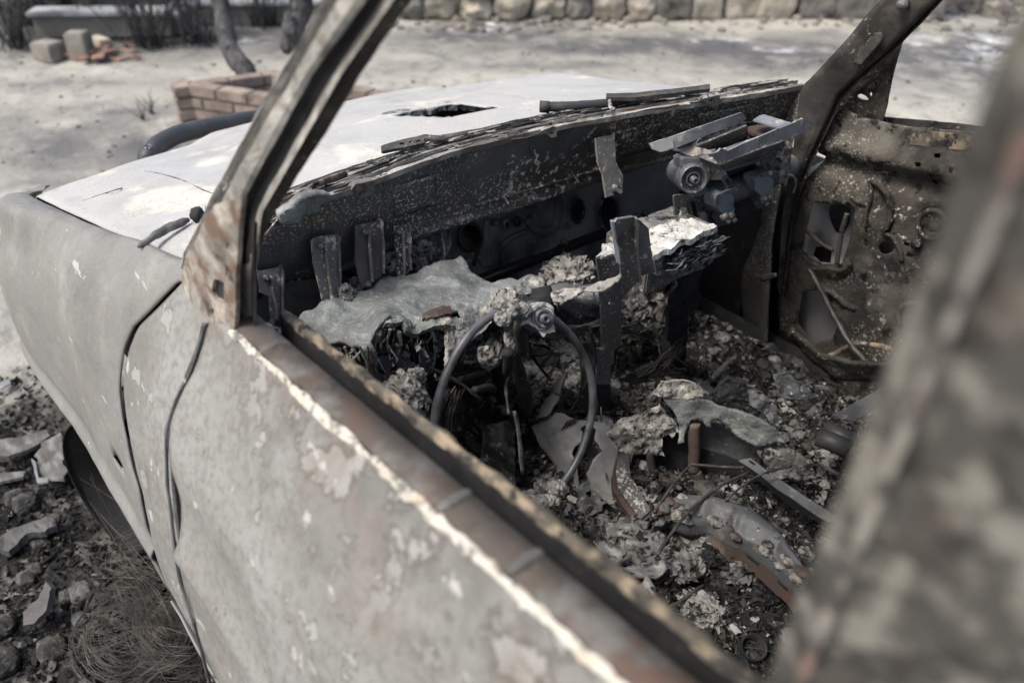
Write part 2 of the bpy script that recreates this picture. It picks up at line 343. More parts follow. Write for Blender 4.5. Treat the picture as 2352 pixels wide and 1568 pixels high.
M['rust'] = mat('brown_rust', (.058, .042, .035), [dict(c=(.13, .105, .085), s=22, lo=.52, hi=.66), dict(c=(.08, .05, .04), s=18, lo=.56, hi=.68)], rough=.9, bump=[(60, .5, .004)])
M['ring'] = mat('bare_wheel_hoop', (.066, .069, .072), [dict(c=(.025, .024, .023), s=22, d=6, lo=.5, hi=.64, a=.8), dict(c=(.13, .135, .14), s=14, lo=.45, hi=.7), dict(c=(.45, .42, .36), s=40, d=5, lo=.66, hi=.7, a=.8)], rough=.42, bump=[(80, .15, .002)], spec=.5)
M['tunnel'] = mat('bare_grey_sheet', (.17, .168, .165), [dict(c=(.3, .3, .29), s=9, lo=.48, hi=.68), dict(c=(.06, .055, .05), s=8, d=6, lo=.54, hi=.68, a=.8), dict(c=(.16, .09, .05), s=10, d=5, lo=.64, hi=.74, a=.7)], rough=.6, bump=[(12, .35, .01), (90, .25, .003)], spec=.35)
M['seatpan'] = mat('dark_seat_pan', (.07, .074, .078), [dict(c=(.2, .185, .16), s=18, d=7, r=.7, lo=.56, hi=.66, a=.7), dict(c=(.03, .03, .03), s=12, d=7, r=.7, lo=.52, hi=.66, a=.8), dict(c=(.12, .122, .125), s=10, lo=.48, hi=.7), dict(c=(.2, .09, .05), s=14, d=5, lo=.62, hi=.7, a=.7), dict(c=(.4, .35, .28), s=110, d=3, lo=.66, hi=.7, a=.7)], rough=.55, bump=[(14, .3, .01)], spec=.4)
M['skin_in'] = mat('grey_skin_inside', (.23, .23, .23), [dict(c=(.12, .118, .115), s=7, lo=.5, hi=.68)], rough=.7)
M['floor'] = mat('burnt_rubble', (.028, .027, .026), [dict(c=(.11, .106, .098), s=16, d=8, r=.7, lo=.46, hi=.62), dict(c=(.36, .34, .31), s=42, d=7, r=.7, lo=.55, hi=.63, m=(4, .4, .55)), dict(c=(.12, .1, .083), s=9, d=6, lo=.56, hi=.7, a=.75), dict(c=(.012, .012, .012), s=22, d=7, lo=.54, hi=.64)],
    rough=.95, bump=[(60, .9, .008), (220, .8, .003)], spec=.15)
M['flake'] = mat('ash_flakes', (.1, .1, .1), [dict(c=(.02, .02, .02), s=50, d=5, lo=.54, hi=.66, a=.9), dict(c=(.5, .47, .42), s=70, d=5, lo=.6, hi=.66, a=.7)], rough=.9, bump=[(90, .6, .004)], spec=.15,
    island=[(0, (.010, .010, .010)), (.42, (.022, .0215, .021)), (.66, (.05, .049, .046)), (.80, (.10, .097, .09)), (.89, (.18, .174, .16)), (.955, (.33, .32, .295)), (.99, (.11, .085, .065))])
M['gflake'] = mat('charred_litter', (.1, .1, .1), [dict(c=(.02, .02, .02), s=50, d=5, lo=.52, hi=.66, a=.9)], rough=.9, bump=[(90, .6, .004)], spec=.15,
    island=[(0, (.009, .009, .009)), (.48, (.018, .0175, .017)), (.70, (.036, .035, .033)), (.86, (.07, .067, .062)), (.95, (.13, .125, .112)), (.985, (.25, .24, .22))])
M['wire'] = mat('burnt_wire', (.035, .033, .031), [dict(c=(.1, .085, .07), s=30, lo=.5, hi=.7)], rough=.5, spec=.5)
M['bluewire'] = mat('copper_salt_wire', (.06, .09, .10), [dict(c=(.02, .02, .02), s=60, lo=.45, hi=.6)], rough=.8)
M['cord'] = mat('bare_tyre_wire', (.07, .066, .06), [dict(c=(.2, .18, .15), s=12, lo=.5, hi=.7)], rough=.45, metal=.4, spec=.5)
M['rim'] = mat('burnt_wheel_steel', (.010, .0095, .009), [dict(c=(.022, .019, .017), s=8, lo=.48, hi=.7), dict(c=(.2, .18, .15), s=160, lo=.68, hi=.72, a=.7)], rough=.6, bump=[(30, .3, .006)])
M['bull'] = mat('black_bar', (.035, .035, .037), [dict(c=(.06, .058, .055), s=9, lo=.5, hi=.7), dict(c=(.6, .6, .6), s=70, d=1, lo=.76, hi=.78)], rough=.5, spec=.45)

M['ground'] = mat('ashy_yard', (.365, .352, .306), [dict(c=(.295, .284, .248), s=1.6, d=7, lo=.42, hi=.66), dict(c=(.22, .207, .187), s=1.1, d=7, r=.7, lo=.56, hi=.72, a=.55), dict(c=(.15, .143, .133), s=7, d=8, r=.72, lo=.5, hi=.62, a=.6), dict(c=(.42, .395, .352), s=4, d=8, r=.72, lo=.54, hi=.66, a=.6),
    dict(c=(.095, .095, .098), s=2.5, d=7, r=.7, lo=.30, hi=.52, attr='ash'), dict(c=(.6, .61, .62), s=3.2, d=7, r=.7, lo=.5, hi=.62, attr='pale'), dict(c=(.022, .0215, .021), s=7, d=8, r=.7, lo=.25, hi=.5, attr='char'), dict(c=(.09, .085, .075), s=26, d=7, lo=.58, hi=.68, attr='char', a=.8)],
    rough=.95, bump=[(5, .5, .04), (40, .5, .012), (150, .5, .003)], spec=.1)
M['stone'] = mat('pale_sandstone', (.38, .34, .27), [dict(c=(.46, .42, .35), s=4, lo=.45, hi=.68), dict(c=(.16, .15, .14), s=5, d=6, lo=.52, hi=.7, a=.8), dict(c=(.3, .22, .15), s=9, lo=.55, hi=.7, a=.6)], rough=.95, bump=[(12, .5, .03), (70, .4, .006)], spec=.1)
M['greystone'] = mat('sooted_stone', (.18, .167, .147), [dict(c=(.27, .245, .205), s=5, lo=.48, hi=.66), dict(c=(.06, .058, .056), s=5, d=6, lo=.52, hi=.66, a=.9)], rough=.95, bump=[(14, .5, .03), (70, .4, .006)], spec=.1)
M['brick'] = mat('weathered_brick', (.2, .162, .136), [dict(c=(.31, .25, .2), s=8, lo=.45, hi=.68), dict(c=(.1, .085, .078), s=7, d=5, lo=.55, hi=.7, a=.8)], rough=.9, bump=[(40, .4, .006)], spec=.15,
    )
M['mortar'] = mat('sooty_mortar', (.11, .10, .092), [dict(c=(.05, .05, .048), s=20, lo=.5, hi=.7)], rough=.95, bump=[(60, .4, .004)], spec=.1)
M['bark'] = mat('scorched_bark', (.055, .054, .055), [dict(c=(.12, .118, .118), s=16, d=6, st=(1, 1, .35), lo=.48, hi=.66), dict(c=(.02, .02, .02), s=12, d=5, lo=.53, hi=.66)], rough=.9, bump=[(25, .7, .02)], spec=.15)
M['twig'] = mat('burnt_twig', (.05, .049, .05), [dict(c=(.12, .115, .11), s=12, lo=.52, hi=.68)], rough=.9)
M['concrete'] = mat('sooty_concrete', (.22, .205, .176), [dict(c=(.30, .285, .255), s=4, lo=.5, hi=.7), dict(c=(.08, .08, .08), s=3, d=6, lo=.5, hi=.66, a=.8)], rough=.92, bump=[(30, .4, .008)], spec=.1)
M['paleconc'] = mat('ash_dusted_rim', (.32, .33, .335), [dict(c=(.16, .16, .165), s=4, d=6, lo=.5, hi=.65)], rough=.95, bump=[(30, .4, .008)])
M['tile'] = mat('broken_terracotta', (.24, .15, .115), [dict(c=(.2, .12, .09), s=9, lo=.5, hi=.66)], rough=.9)
M['clod'] = mat('sooty_clod', (.04, .0385, .036), [dict(c=(.11, .105, .095), s=40, d=7, r=.7, lo=.48, hi=.62), dict(c=(.02, .02, .02), s=30, d=6, lo=.52, hi=.62)], rough=.95, bump=[(40, .8, .01), (150, .6, .003)], spec=.1)
M['bstrip'] = mat('worn_edge', (.2, .188, .163), [dict(c=(.06, .052, .046), s=45, d=4, lo=.46, hi=.54), dict(c=(.16, .1, .08), s=30, d=4, lo=.55, hi=.66)], rough=.85)
M['plank'] = mat('grey_scrap', (.085, .083, .078), [dict(c=(.2, .193, .18), s=24, d=6, st=(.3, 1, 1), lo=.5, hi=.66), dict(c=(.05, .048, .045), s=10, d=6, lo=.55, hi=.68)], rough=.85, bump=[(50, .4, .004)])

# ================================================================== GROUND
def nonuni(lo, a, b, hi, fine, coarse):
    g1 = np.arange(a, b, fine); l = [a]; s = fine
    while l[-1] > lo: s = min(coarse, s*1.25); l.append(l[-1]-s)
    r = [g1[-1]]; s = fine
    while r[-1] < hi: s = min(coarse, s*1.25); r.append(r[-1]+s)
    return np.array(l[::-1][:-1]+list(g1)+r[1:])
gx = nonuni(-60, -1, 8.6, 90, .05, 8); gy = nonuni(-90, -9, 1.5, 60, .055, 8)
GX, GY = np.meshgrid(gx, gy, indexing='ij'); gp = np.stack([GX.ravel(), GY.ravel(), np.zeros(GX.size)], -1)
near = np.clip((gp[:, 1]+1.7)/.5, 0, 1)*np.clip((1.95-gp[:, 0]+fbm(gp*2.1, 4)*.2)/.4, 0, 1)*np.clip((1.15-gp[:, 1]+fbm(gp*1.9+3, 4)*.3)/.5, 0, 1)*np.clip((gp[:, 0]+1.7)/.6, 0, 1)
gz = fbm(gp*.6, 4)*.035+fbm(gp*4, 4)*.012+near*(ridge(gp*14, 4)*.022)
heading = gp[:, 0]*h_[0]+gp[:, 1]*h_[1]; side = gp[:, 0]*r_[0]+gp[:, 1]*r_[1]
gz += np.clip((heading-8.2)/6, 0, 1.2)*np.clip((side-1.5)/3, 0, 1)*.9
gz = np.where((gp[:, 0] > -2) & (gp[:, 0] < .5) & (gp[:, 1] < -.1) & (gp[:, 1] > -1.4), -.03, gz)
G2 = gp.copy(); G2[:, 2] = gz; nx, ny = GX.shape
gF = [[i*ny+j, (i+1)*ny+j, (i+1)*ny+j+1, i*ny+j+1] for i in range(nx-1) for j in range(ny-1)]
ground = mk('ground', G2, gF, M['ground'], loc=(0, 0, 0)); tag(ground, kind='structure')
def blob(u, v, ru, rv, soft=.5):
    c = PT(u, v, 'z', 0); ex = PT(u+ru, v, 'z', 0)-c; ey = PT(u, v-rv, 'z', 0)-c
    A = np.linalg.inv(np.stack([ex[:2], ey[:2]], 1)); q = (gp[:, :2]-c[:2])@A.T
    d = np.linalg.norm(q, axis=1)+fbm(gp*2.3+u, 4)*.35
    return np.clip((1+soft-d)/(2*soft), 0, 1)
ash = np.max([blob(1500, 105, 420, 30), blob(1900, 120, 320, 40), blob(2250, 130, 250, 70), blob(1150, 75, 200, 22), blob(330, 330, 200, 80, .9), blob(120, 330, 170, 70, .9)*.9, blob(240, 250, 220, 16, .8)*.8, blob(100, 420, 160, 30, .9)*.7, blob(1300, 150, 300, 12, .8)*.7, blob(1100, 110, 200, 12, .8)*.6, blob(60, 520, 120, 60, .9)*.6, blob(1700, 165, 300, 10, .8)*.45, blob(200, 190, 220, 12, .8)*.5,
              blob(300, 95, 420, 26), blob(150, 60, 300, 60), blob(470, 60, 300, 60), blob(60, 700, 150, 90, .8)*.4], 0)
pale = np.max([blob(1050, 58, 110, 14), blob(2200, 110, 170, 30), blob(1650, 90, 60, 8), blob(1800, 108, 70, 6), blob(560, 92, 60, 8), blob(2050, 75, 80, 10)], 0)
char = np.max([blob(90, 1300, 330, 340, .25), blob(60, 1000, 170, 110, .4), blob(80, 75, 160, 30)*.8, blob(300, 20, 600, 30), blob(330, 85, 250, 16)*.85, blob(1000, 20, 150, 22)*.6], 0)
for nm, a in (('ash', ash), ('pale', pale), ('char', np.maximum(char, near*.9))):
    at = ground.data.attributes.new(nm, 'FLOAT', 'POINT'); at.data.foreach_set('value', a.astype(np.float32))
def gh(x, y):
    i = min(max(np.searchsorted(gx, x)-1, 0), nx-2); j = min(max(np.searchsorted(gy, y)-1, 0), ny-2)
    return gz.reshape(nx, ny)[i:i+2, j:j+2].mean()

# ================================================================== BACKGROUND THINGS
def at(u, v, z=0): 
    p = PT(u, v, 'z', z); return np.array([p[0], p[1], z])
# --- dry stone wall
wa, wb = at(960, 40), at(2010, 36)
wall = empty('stone_wall', at(1450, 44)); tag(wall, 'wall of stacked pale boulders and squared blocks across the yard', 'wall')
wd = (wb-wa); wl = np.linalg.norm(wd); wd /= wl; wn = np.array([-wd[1], wd[0], 0])
s = -.2; k = 0
blocks = []
while s < wl+.3:
    sq = s > wl*.46
    ww = random.uniform(.30, .44) if sq else random.uniform(.2, .36)
    zz = 0
    while zz < 1.5:
        hh = random.uniform(.36, .5) if sq else random.uniform(.17, .34)
        blocks.append((s+ww/2+random.uniform(-.03, .03), zz+hh/2, ww, hh, sq, k)); zz += hh*.93; k += 1
    s += ww*.99
for (s, zc, ww, hh, sq, k) in blocks[:90]:
    c = wa+wd*s+np.array([0, 0, zc])+wn*random.uniform(-.06, .06)
    V, F = lump_vf((0, 0, 0), (ww*.58, .2, hh*.60), 4 if zc < .6 else 3, .13 if sq else .2, 1.5, seed=k, boxy=.8 if sq else .5)
    V = V@np.stack([wd, wn, Z_])+c
    mk('stone_block', V, F, M['stone'] if random.random() < (.9 if sq else .6) else M['greystone'], wall)
# --- rubble and boulders
def rock(u, v, r, label, mt='greystone', name='boulder', group=None, sq=.7, seed=0, boxy=.4, sub=4, cat='rock'):
    c = at(u, v); c[2] = gh(c[0], c[1])+r*sq*.45; V, F = lump_vf(c, (r, r*.85, r*sq), sub, .3 if name == 'stone' else .2, 2.2 if name == 'stone' else 1.6, seed=seed, boxy=boxy, rid=name == 'stone')
    o = mk(name, V, F, M[mt]); tag(o, label, cat, group); return o
for i, (u, v, r, l, mt) in enumerate([(1130, 12, .22, 'rounded brown boulder at the near foot of the stone wall, left end', 'greystone'), (1068, 8, .2, 'dark boulder tumbled left of the stone wall', 'greystone'),
        (1240, 40, .13, 'small loose boulder lying before the rounded part of the wall', 'greystone'), (1185, 30, .15, 'squat grey rock leaning on the wall foot', 'greystone'),
        (1010, 22, .15, 'sooty rock left of the tumbled boulder beside the pale ash', 'greystone'), (1900, 20, .2, 'broken rock just past the right end of the block wall', 'stone'), (1975, 10, .22, 'reddish broken rock beside the right pillar top', 'greystone'),
        (2215, 22, .2, 'dark rubble rock on the bank at upper right', 'greystone'), (2290, 40, .16, 'low ash dusted rock at the right picture edge', 'greystone'), (2330, 12, .24, 'big sooted rock on the bank in the top right corner', 'greystone'), (2250, 2, .2, 'rock near the top edge above the ash slope', 'greystone')]):
    rock(u, v, r, l, mt, group='loose rocks near the stone wall', seed=i+3)
V = MB()
for i in range(500):
    u = random.choice([random.gauss(1080, 90), random.uniform(1880, 2400), random.uniform(1000, 2000)]); v = random.uniform(-10, 70) if u > 1900 or u < 1180 else random.gauss(50, 8)
    c = at(u, v); r = abs(random.gauss(0, .025))+.006; c[2] = gh(c[0], c[1])+r*.3; V.add(*lump_vf(c, (r, r, r*.7), 2, .3, 1.8, seed=i))
tag(V.build('rubble', M['greystone'], smooth=False, loc=(4, -6, 0)), 'grey rubble strewn along the foot of the stone wall', 'rubble', kind='stuff')
V = MB()
for i in range(700):
    u = random.uniform(0, 2352); v = random.uniform(60, 420); c = at(u, v)
    if c[1] > -1.7 and c[0] < 1.9: continue
    r = abs(random.gauss(0, .006))+.002; c[2] = gh(c[0], c[1]); V.add(*lump_vf(c, (r, r, r*.6), 2, .3, 1.8, seed=i))
tag(V.build('pebbles', M['gflake'], smooth=False, loc=(4, -3, 0)), 'pebbles and cinders scattered over the sandy yard', 'pebbles', kind='stuff')
# --- brick planter
zp = .27
cL, cN, cR, cF = at(389, 190, zp), at(800, 250, zp), at(971, 221, zp), at(632, 158, zp)
pc = (cL+cN+cR+cF)/4; pc[2] = 0
planter = empty('brick_planter', pc); tag(planter, 'low square planter of weathered brick around a leaning trunk', 'planter')
soil = mk('planter_soil', [np.append(c[:2]*.97+pc[:2]*.03, .1) for c in (cL, cN, cR, cF)], [[0, 1, 2, 3]], M['floor'], planter)
for a, b in ((cL, cN), (cN, cR), (cR, cF), (cF, cL)):
    d = b-a; d[2] = 0; ln = np.linalg.norm(d); d /= ln; nn = np.array([d[1], -d[0], 0])
    if np.dot(nn, (a+b)/2-pc) < 0: nn = -nn
    ax = np.stack([d, nn, Z_]); W = MB(); Br = MB()
    V, F = box_vf((a+b)/2*[1, 1, 0]+np.array([0, 0, zp/2-.004])-nn*.05, ln-.02, .088, zp-.012, ax); W.add(V, F)
    rows = 4; rh = zp/rows
    for r_i in range(rows):
        x = -.105 if r_i % 2 else 0
        while x < ln-.01:
            x0, x1 = max(0, x), min(ln, x+.2); x += .21
            if x1-x0 < .04: continue
            V, F = box_vf(a*[1, 1, 0]+d*(x0+x1)/2+np.array([0, 0, rh*(r_i+.5)])-nn*(.05+random.uniform(0, .004)), x1-x0-.001, .1, rh-.009, ax, .006); Br.add(V+rng.normal(0, .001, V.shape), F)
    wpart = W.build('wall_core', M['mortar'], planter, False); Br.build('brick_course', M['brick'], planter, False)
# --- trees
def trunk_tree(pts, r0, r1, label, limbs, group='burnt trees in the yard'):
    L = spline(pts, 26); T = empty('burnt_tree', L[0]); tag(T, label, 'tree', group)
    V, F = tube_vf(L, np.linspace(r0, r1, 26)*(1+.06*np.sin(np.arange(26)*1.7)), 16, True, .25, 14); mk('trunk', V, F, M['bark'], T)
    C = MB()
    for (t, dx, dy, dz, r) in limbs:
        p = L[int(t*25)]; q = [p, p+np.array([dx, dy, dz])*.35+rng.normal(0, .05, 3), p+np.array([dx, dy, dz])*.7+rng.normal(0, .06, 3), p+np.array([dx, dy, dz])]
        Q = spline(q, 12); C.add(*tube_vf(Q, np.linspace(r, r*.3, 12), 8, True, .2, 14))
        for e in range(5):
            k = random.randint(4, 11); e_ = Q[k]+np.array([random.uniform(-.4, .4), random.uniform(-.4, .4), random.uniform(.1, .5)]); C.add(*tube_vf(spline([Q[k], (Q[k]+e_)/2+rng.normal(0, .05, 3), e_], 6), np.linspace(r*.3, .004, 6), 5))
    C.build('bare_limbs', M['twig'], T)
tb = at(585, 212, .1); t1 = PT(528, 110, 'x', tb[0]+.25); t2 = PT(508, 5, 'x', tb[0]+.42)
trunk_tree([tb, tb*.55+t1*.45+np.array([0, -.015, 0]), t1, t2, t2+np.array([.06, .03, .5]), t2+np.array([-.1, -.2, 1.1])], .068, .048, 'leaning scorched trunk growing out of the brick planter', [(.8, -.5, .6, .8, .03), (.95, .5, -.3, .9, .028), (1, -.2, -.6, .9, .03)])
tb = at(672, 118); t2 = PT(690, 0, 'x', tb[0]); 
trunk_tree([tb, tb*.5+t2*.5+np.array([0, .01, 0]), t2, t2+np.array([.1, -.03, .6]), t2+np.array([0, .2, 1.3])], .098, .075, 'straight charred trunk behind the planter, partly hidden by the windscreen pillar', [(.7, .5, .6, .8, .03), (.95, -.5, .3, .9, .03), (1, .2, -.6, .9, .03)])
# --- low concrete trough
def slab(name, a, b, wdt, z0, z1, mt, parent, bev=.01):
    d = b-a; d[2] = 0; ln = np.linalg.norm(d); d /= ln; nn = np.array([-d[1], d[0], 0])
    V, F = box_vf((a+b)/2*[1, 1, 0]+np.array([0, 0, (z0+z1)/2]), ln, wdt, z1-z0, np.stack([d, nn, Z_]), bev)
    return mk(name, V, F, mt, parent, False)
a, b = at(92, 84), at(400, 80); tr = empty('concrete_trough', (a+b)/2); tag(tr, 'long low concrete trough with an ash pale rim at the back left', 'trough')
up = h_*1
slab('front_wall', a, b, .14, 0, .165, M['concrete'], tr); slab('rim', a-wd*.02+np.array([0, 0, 0]), b, .24, .167, .205, M['paleconc'], tr)
a2, b2 = at(400, 56), at(760, 50)
slab('back_wall', a2, b2, .14, 0, .15, M['concrete'], tr); slab('rim', a2, b2, .22, .152, .185, M['paleconc'], tr)
slab('end_wall', b*.999, b+h_*.9, .14, 0, .16, M['concrete'], tr); slab('far_wall', a+h_*.8, at(760, 50)+h_*1.3, .16, 0, .19, M['concrete'], tr); slab('far_rim', a+h_*.8, at(760, 50)+h_*1.3, .26, .192, .23, M['paleconc'], tr)
def cinder(u, v, sx, sy, sz, rz, label, mt='concrete'):
    c = at(u, v); ax = np.stack([np.array([math.cos(rz), math.sin(rz), 0]), np.array([-math.sin(rz), math.cos(rz), 0]), Z_]); V, F = box_vf(c+np.array([0, 0, sz/2]), sx, sy, sz, ax, .012)
    o = mk('concrete_block', V, F, M[mt], None, False); tag(o, label, 'block', 'blocks before the concrete trough')
cinder(120, 138, .2, .16, .13, .5, 'squat concrete block left of the upright one before the trough'); cinder(193, 138, .15, .14, .2, .9, 'upright concrete block standing before the trough'); cinder(236, 118, .2, .1, .1, .2, 'small block leaning right of the upright block', 'stone')
V = MB()
for i in range(60):
    c = at(random.gauss(195, 48), random.gauss(134, 6)); c[2] = random.uniform(.0, .06); th = random.uniform(0, 6); A = np.array(Matrix.Rotation(th, 3, 'Z') @ Matrix.Rotation(random.uniform(-.5, .5), 3, 'X')); V.add(*box_vf(c, random.uniform(.04, .13), random.uniform(.04, .09), .016, A))
tag(V.build('tile_shards', M['tile'], smooth=False), 'heap of broken terracotta shards around the blocks', 'shards', kind='stuff')
# --- burnt shrubs
def shrub(u, v, hgt, n, label, sp=.5):
    b = at(u, v); T = MB()
    for i in range(n):
        th = random.uniform(0, 6.28); s_ = random.uniform(.1, 1)*sp; p = b+np.array([random.gauss(0, .07), random.gauss(0, .07), 0]); e = p+np.array([math.cos(th)*s_, math.sin(th)*s_, hgt*random.uniform(.5, 1.1)]); mid = (p+e)/2+np.array([0, 0, .1*hgt])+rng.normal(0, .05, 3)
        Q = spline([p, mid, e], 8); T.add(*tube_vf(Q, np.linspace(.0055, .0015, 8), 4))
        for e2 in range(3):
            k = random.randint(3, 7); q = Q[k]+np.array([random.gauss(0, .12), random.gauss(0, .12), random.uniform(.05, .25)]); T.add(*tube_vf([Q[k], (Q[k]+q)/2+rng.normal(0, .015, 3), q], [.003, .002, .001], 3))
    o = T.build('burnt_shrub', M['twig'], loc=b); tag(o, label, 'shrub', 'burnt shrubs at the back of the yard')
for u, v, hg, n, l in [(40, 110, 1.1, 34, 'dense burnt shrub at the left picture edge by the trough'), (80, 60, 1.3, 60, 'burnt shrub behind the left end of the trough'), (215, 70, 1.2, 30, 'thin burnt shrub rising over the trough rim, left of centre'), (345, 108, 1.0, 45, 'burnt shrub standing before the trough, nearest the leaning trunk'), (400, 60, 1.3, 45, 'burnt shrub behind the trough, left of the leaning trunk'),
                       (455, 100, .9, 40, 'low burnt shrub just left of the leaning trunk'), (600, 60, 1.2, 35, 'burnt shrub between the two trunks'), (300, 20, 1.4, 60, 'burnt shrub in the far row along the top, centre'), (140, 10, 1.4, 60, 'burnt shrub in the far row along the top, left'), (500, 10, 1.4, 50, 'burnt shrub in the far row above the leaning trunk')]:
    shrub(u, v, hg, n, l)
for i, (u, v, hh, l) in enumerate([(352, 262, .16, 'small burnt weed on the sand left of the planter'), (330, 275, .12, 'burnt grass tuft beside the small weed')]):
    b = at(u, v); T = MB()
    for k in range(9):
        e = b+np.array([random.gauss(0, .05), random.gauss(0, .05), hh*random.uniform(.5, 1)]); T.add(*tube_vf(spline([b+rng.normal(0, .01, 3)*[1, 1, 0], (b+e)/2+rng.normal(0, .01, 3), e], 5), [.003, .003, .002, .002, .001], 4))
    tag(T.build('burnt_weed', M['twig'], loc=b), l, 'weed', 'burnt weeds on the sand')
# --- litter on the ground left of the car
zl = lambda P: Zm(0, 1040, 2.351, P)
def scrap(name, P, z, label, mt, cat, th=.004, amp=.008, jag=1.5, tilt=0, group=None, c2=None):
    c = np.mean(P, 0)
    if tilt: f = SI([(P[0][0], P[0][1], 'z', z), (P[len(P)//3][0], P[len(P)//3][1], 'z', z+tilt), (P[2*len(P)//3][0], P[2*len(P)//3][1], 'z', z+tilt*.4)])
    else: f = S('z', z)
    V, F = patch_vf(P, f, 9, th, amp=amp, ns=18, jag=jag); V[:, 2] += gh(*V[:, :2].mean(0))
    tag(mk(name, V, F, M[mt], None, False), label, cat, group)
scrap('metal_channel', [(0, 1020), (45, 1015), (112, 1000), (118, 1012), (70, 1045), (25, 1062), (0, 1060)], .05, 'grey folded metal channel lying on the charred litter', 'plank', 'scrap', .012, .006, 1)
scrap('metal_sheet', [(88, 1045), (118, 1020), (148, 1000), (160, 1100), (148, 1108), (112, 1118), (80, 1058)], .05, 'crumpled grey sheet beside the dark wheel', 'plank', 'scrap', .004, .02, 3, .05)
scrap('metal_flange', [(78, 1068), (88, 1075), (95, 1112), (118, 1110), (116, 1120), (92, 1124)], .06, 'thin pale flange bent under the crumpled sheet', 'paleconc', 'scrap', .006, .004, 1)
scrap('wood_strip', [(0, 1102), (66, 1098), (60, 1112), (0, 1124)], .03, 'weathered flat strip at the left edge', 'plank', 'scrap', .01, .004, 1)
M['gslate'] = mat('dark_slate', (.075, .073, .07), [dict(c=(.13, .125, .118), s=16, d=6, st=(.5, 1.4, 1), lo=.48, hi=.66)], rough=.85, bump=[(20, .5, .015), (90, .4, .004)])
scrap('slate_slab', [(0, 1252), (30, 1236), (110, 1202), (132, 1200), (134, 1222), (110, 1236), (60, 1248), (25, 1278), (0, 1272)], .045, 'broad dark slate like slab at the left edge', 'gslate', 'slab', .02, .012, 3)
scrap('bark_slab', [(60, 1420), (100, 1380), (118, 1350), (125, 1365), (110, 1420), (85, 1448), (62, 1450)], .05, 'charred upright slab of bark left of the wire tangle', 'gslate', 'slab', .015, .01, 3, .06)
scrap('pale_flake', [(0, 880), (22, 872), (26, 884), (2, 898)], .03, 'small white flake on the sand at the left edge', 'paleconc', 'flake', .004, .003, 1)
for i, (u, v, r, l, mt) in enumerate([(195, 1382, .028, 'pale angular stone nearest the wire tangle', 'plank'), (165, 1390, .02, 'narrow pale stone left of the angular stone', 'clod'), (90, 1330, .02, 'round clod beside the pale stones', 'clod'), (70, 1350, .025, 'flat lichen grey stone on the charred litter', 'clod'),
        (130, 1510, .034, 'long clod at the bottom left among the litter', 'clod'), (20, 1540, .036, 'earthy clod in the bottom left corner', 'clod'), (20, 1460, .03, 'dark clod at the left edge above the corner clod', 'clod'), (100, 1265, .025, 'small round stone below the slate slab', 'clod'), (70, 1180, .035, 'lumpy clod above the slate slab', 'clod'), (45, 1165, .03, 'broken clod left of the lumpy one', 'clod'), (190, 1440, .018, 'white chip in the litter above the tangle', 'plank')]):
    rock(u, v, r, l, mt, 'stone', 'stones in the charred litter', .6, i+40, .3, 4, 'stone')
def flakes(n, sampler, size, mt, seed, flat=.5):
    rg = np.random.default_rng(seed); B = MB()
    for i in range(n):
        c, s = sampler(rg); s *= size; k = rg.integers(3, 6)
        A = np.array(Matrix.Rotation(rg.uniform(0, 6.3), 3, 'Z') @ Matrix.Rotation(rg.normal(0, flat), 3, 'X') @ Matrix.Rotation(rg.normal(0, flat), 3, 'Y'))
        g = np.array([[x, y, 0] for x in (-1, 0, 1) for y in (-1, 0, 1)], float)*[1, rg.uniform(.4, 1), 1]+rg.normal(0, .22, (9, 3)); g[:, 2] += rg.normal(0, .25, 9)
        V = g*s@A+c; F = [[0, 3, 4, 1], [1, 4, 5, 2], [3, 6, 7, 4], [4, 7, 8, 5]]; B.add(V, F)
    return B
def gs(rg):
    while True:
        x = rg.uniform(-1.2, 2.3); y = rg.uniform(-.1, 1.1); k = min(1, max(0, (1.95-x)/.5))*min(1, max(0, (x+1.2)/.6))*min(1, max(0, (1.05-y)/.5))
        k *= .35+.65*(abs(y-.25) < .4)*(-.2 < x)
        if rg.uniform() < k+.35*float(fbm(np.array([[x*3., y*3., 0]]), 2)[0])*(.05 < k < .9): break
    c = np.array([x, y, gh(x, y)+rg.uniform(-.004, .014)]); return c, abs(rg.normal(0, 1))+.3
B = flakes(15000, gs, .0048, 'gflake', 5)
tag(B.build('charred_litter', M['gflake'], smooth=False, loc=(.8, .2, 0)), 'dark charred flakes and cinders covering the ground left of the car', 'litter', kind='stuff')
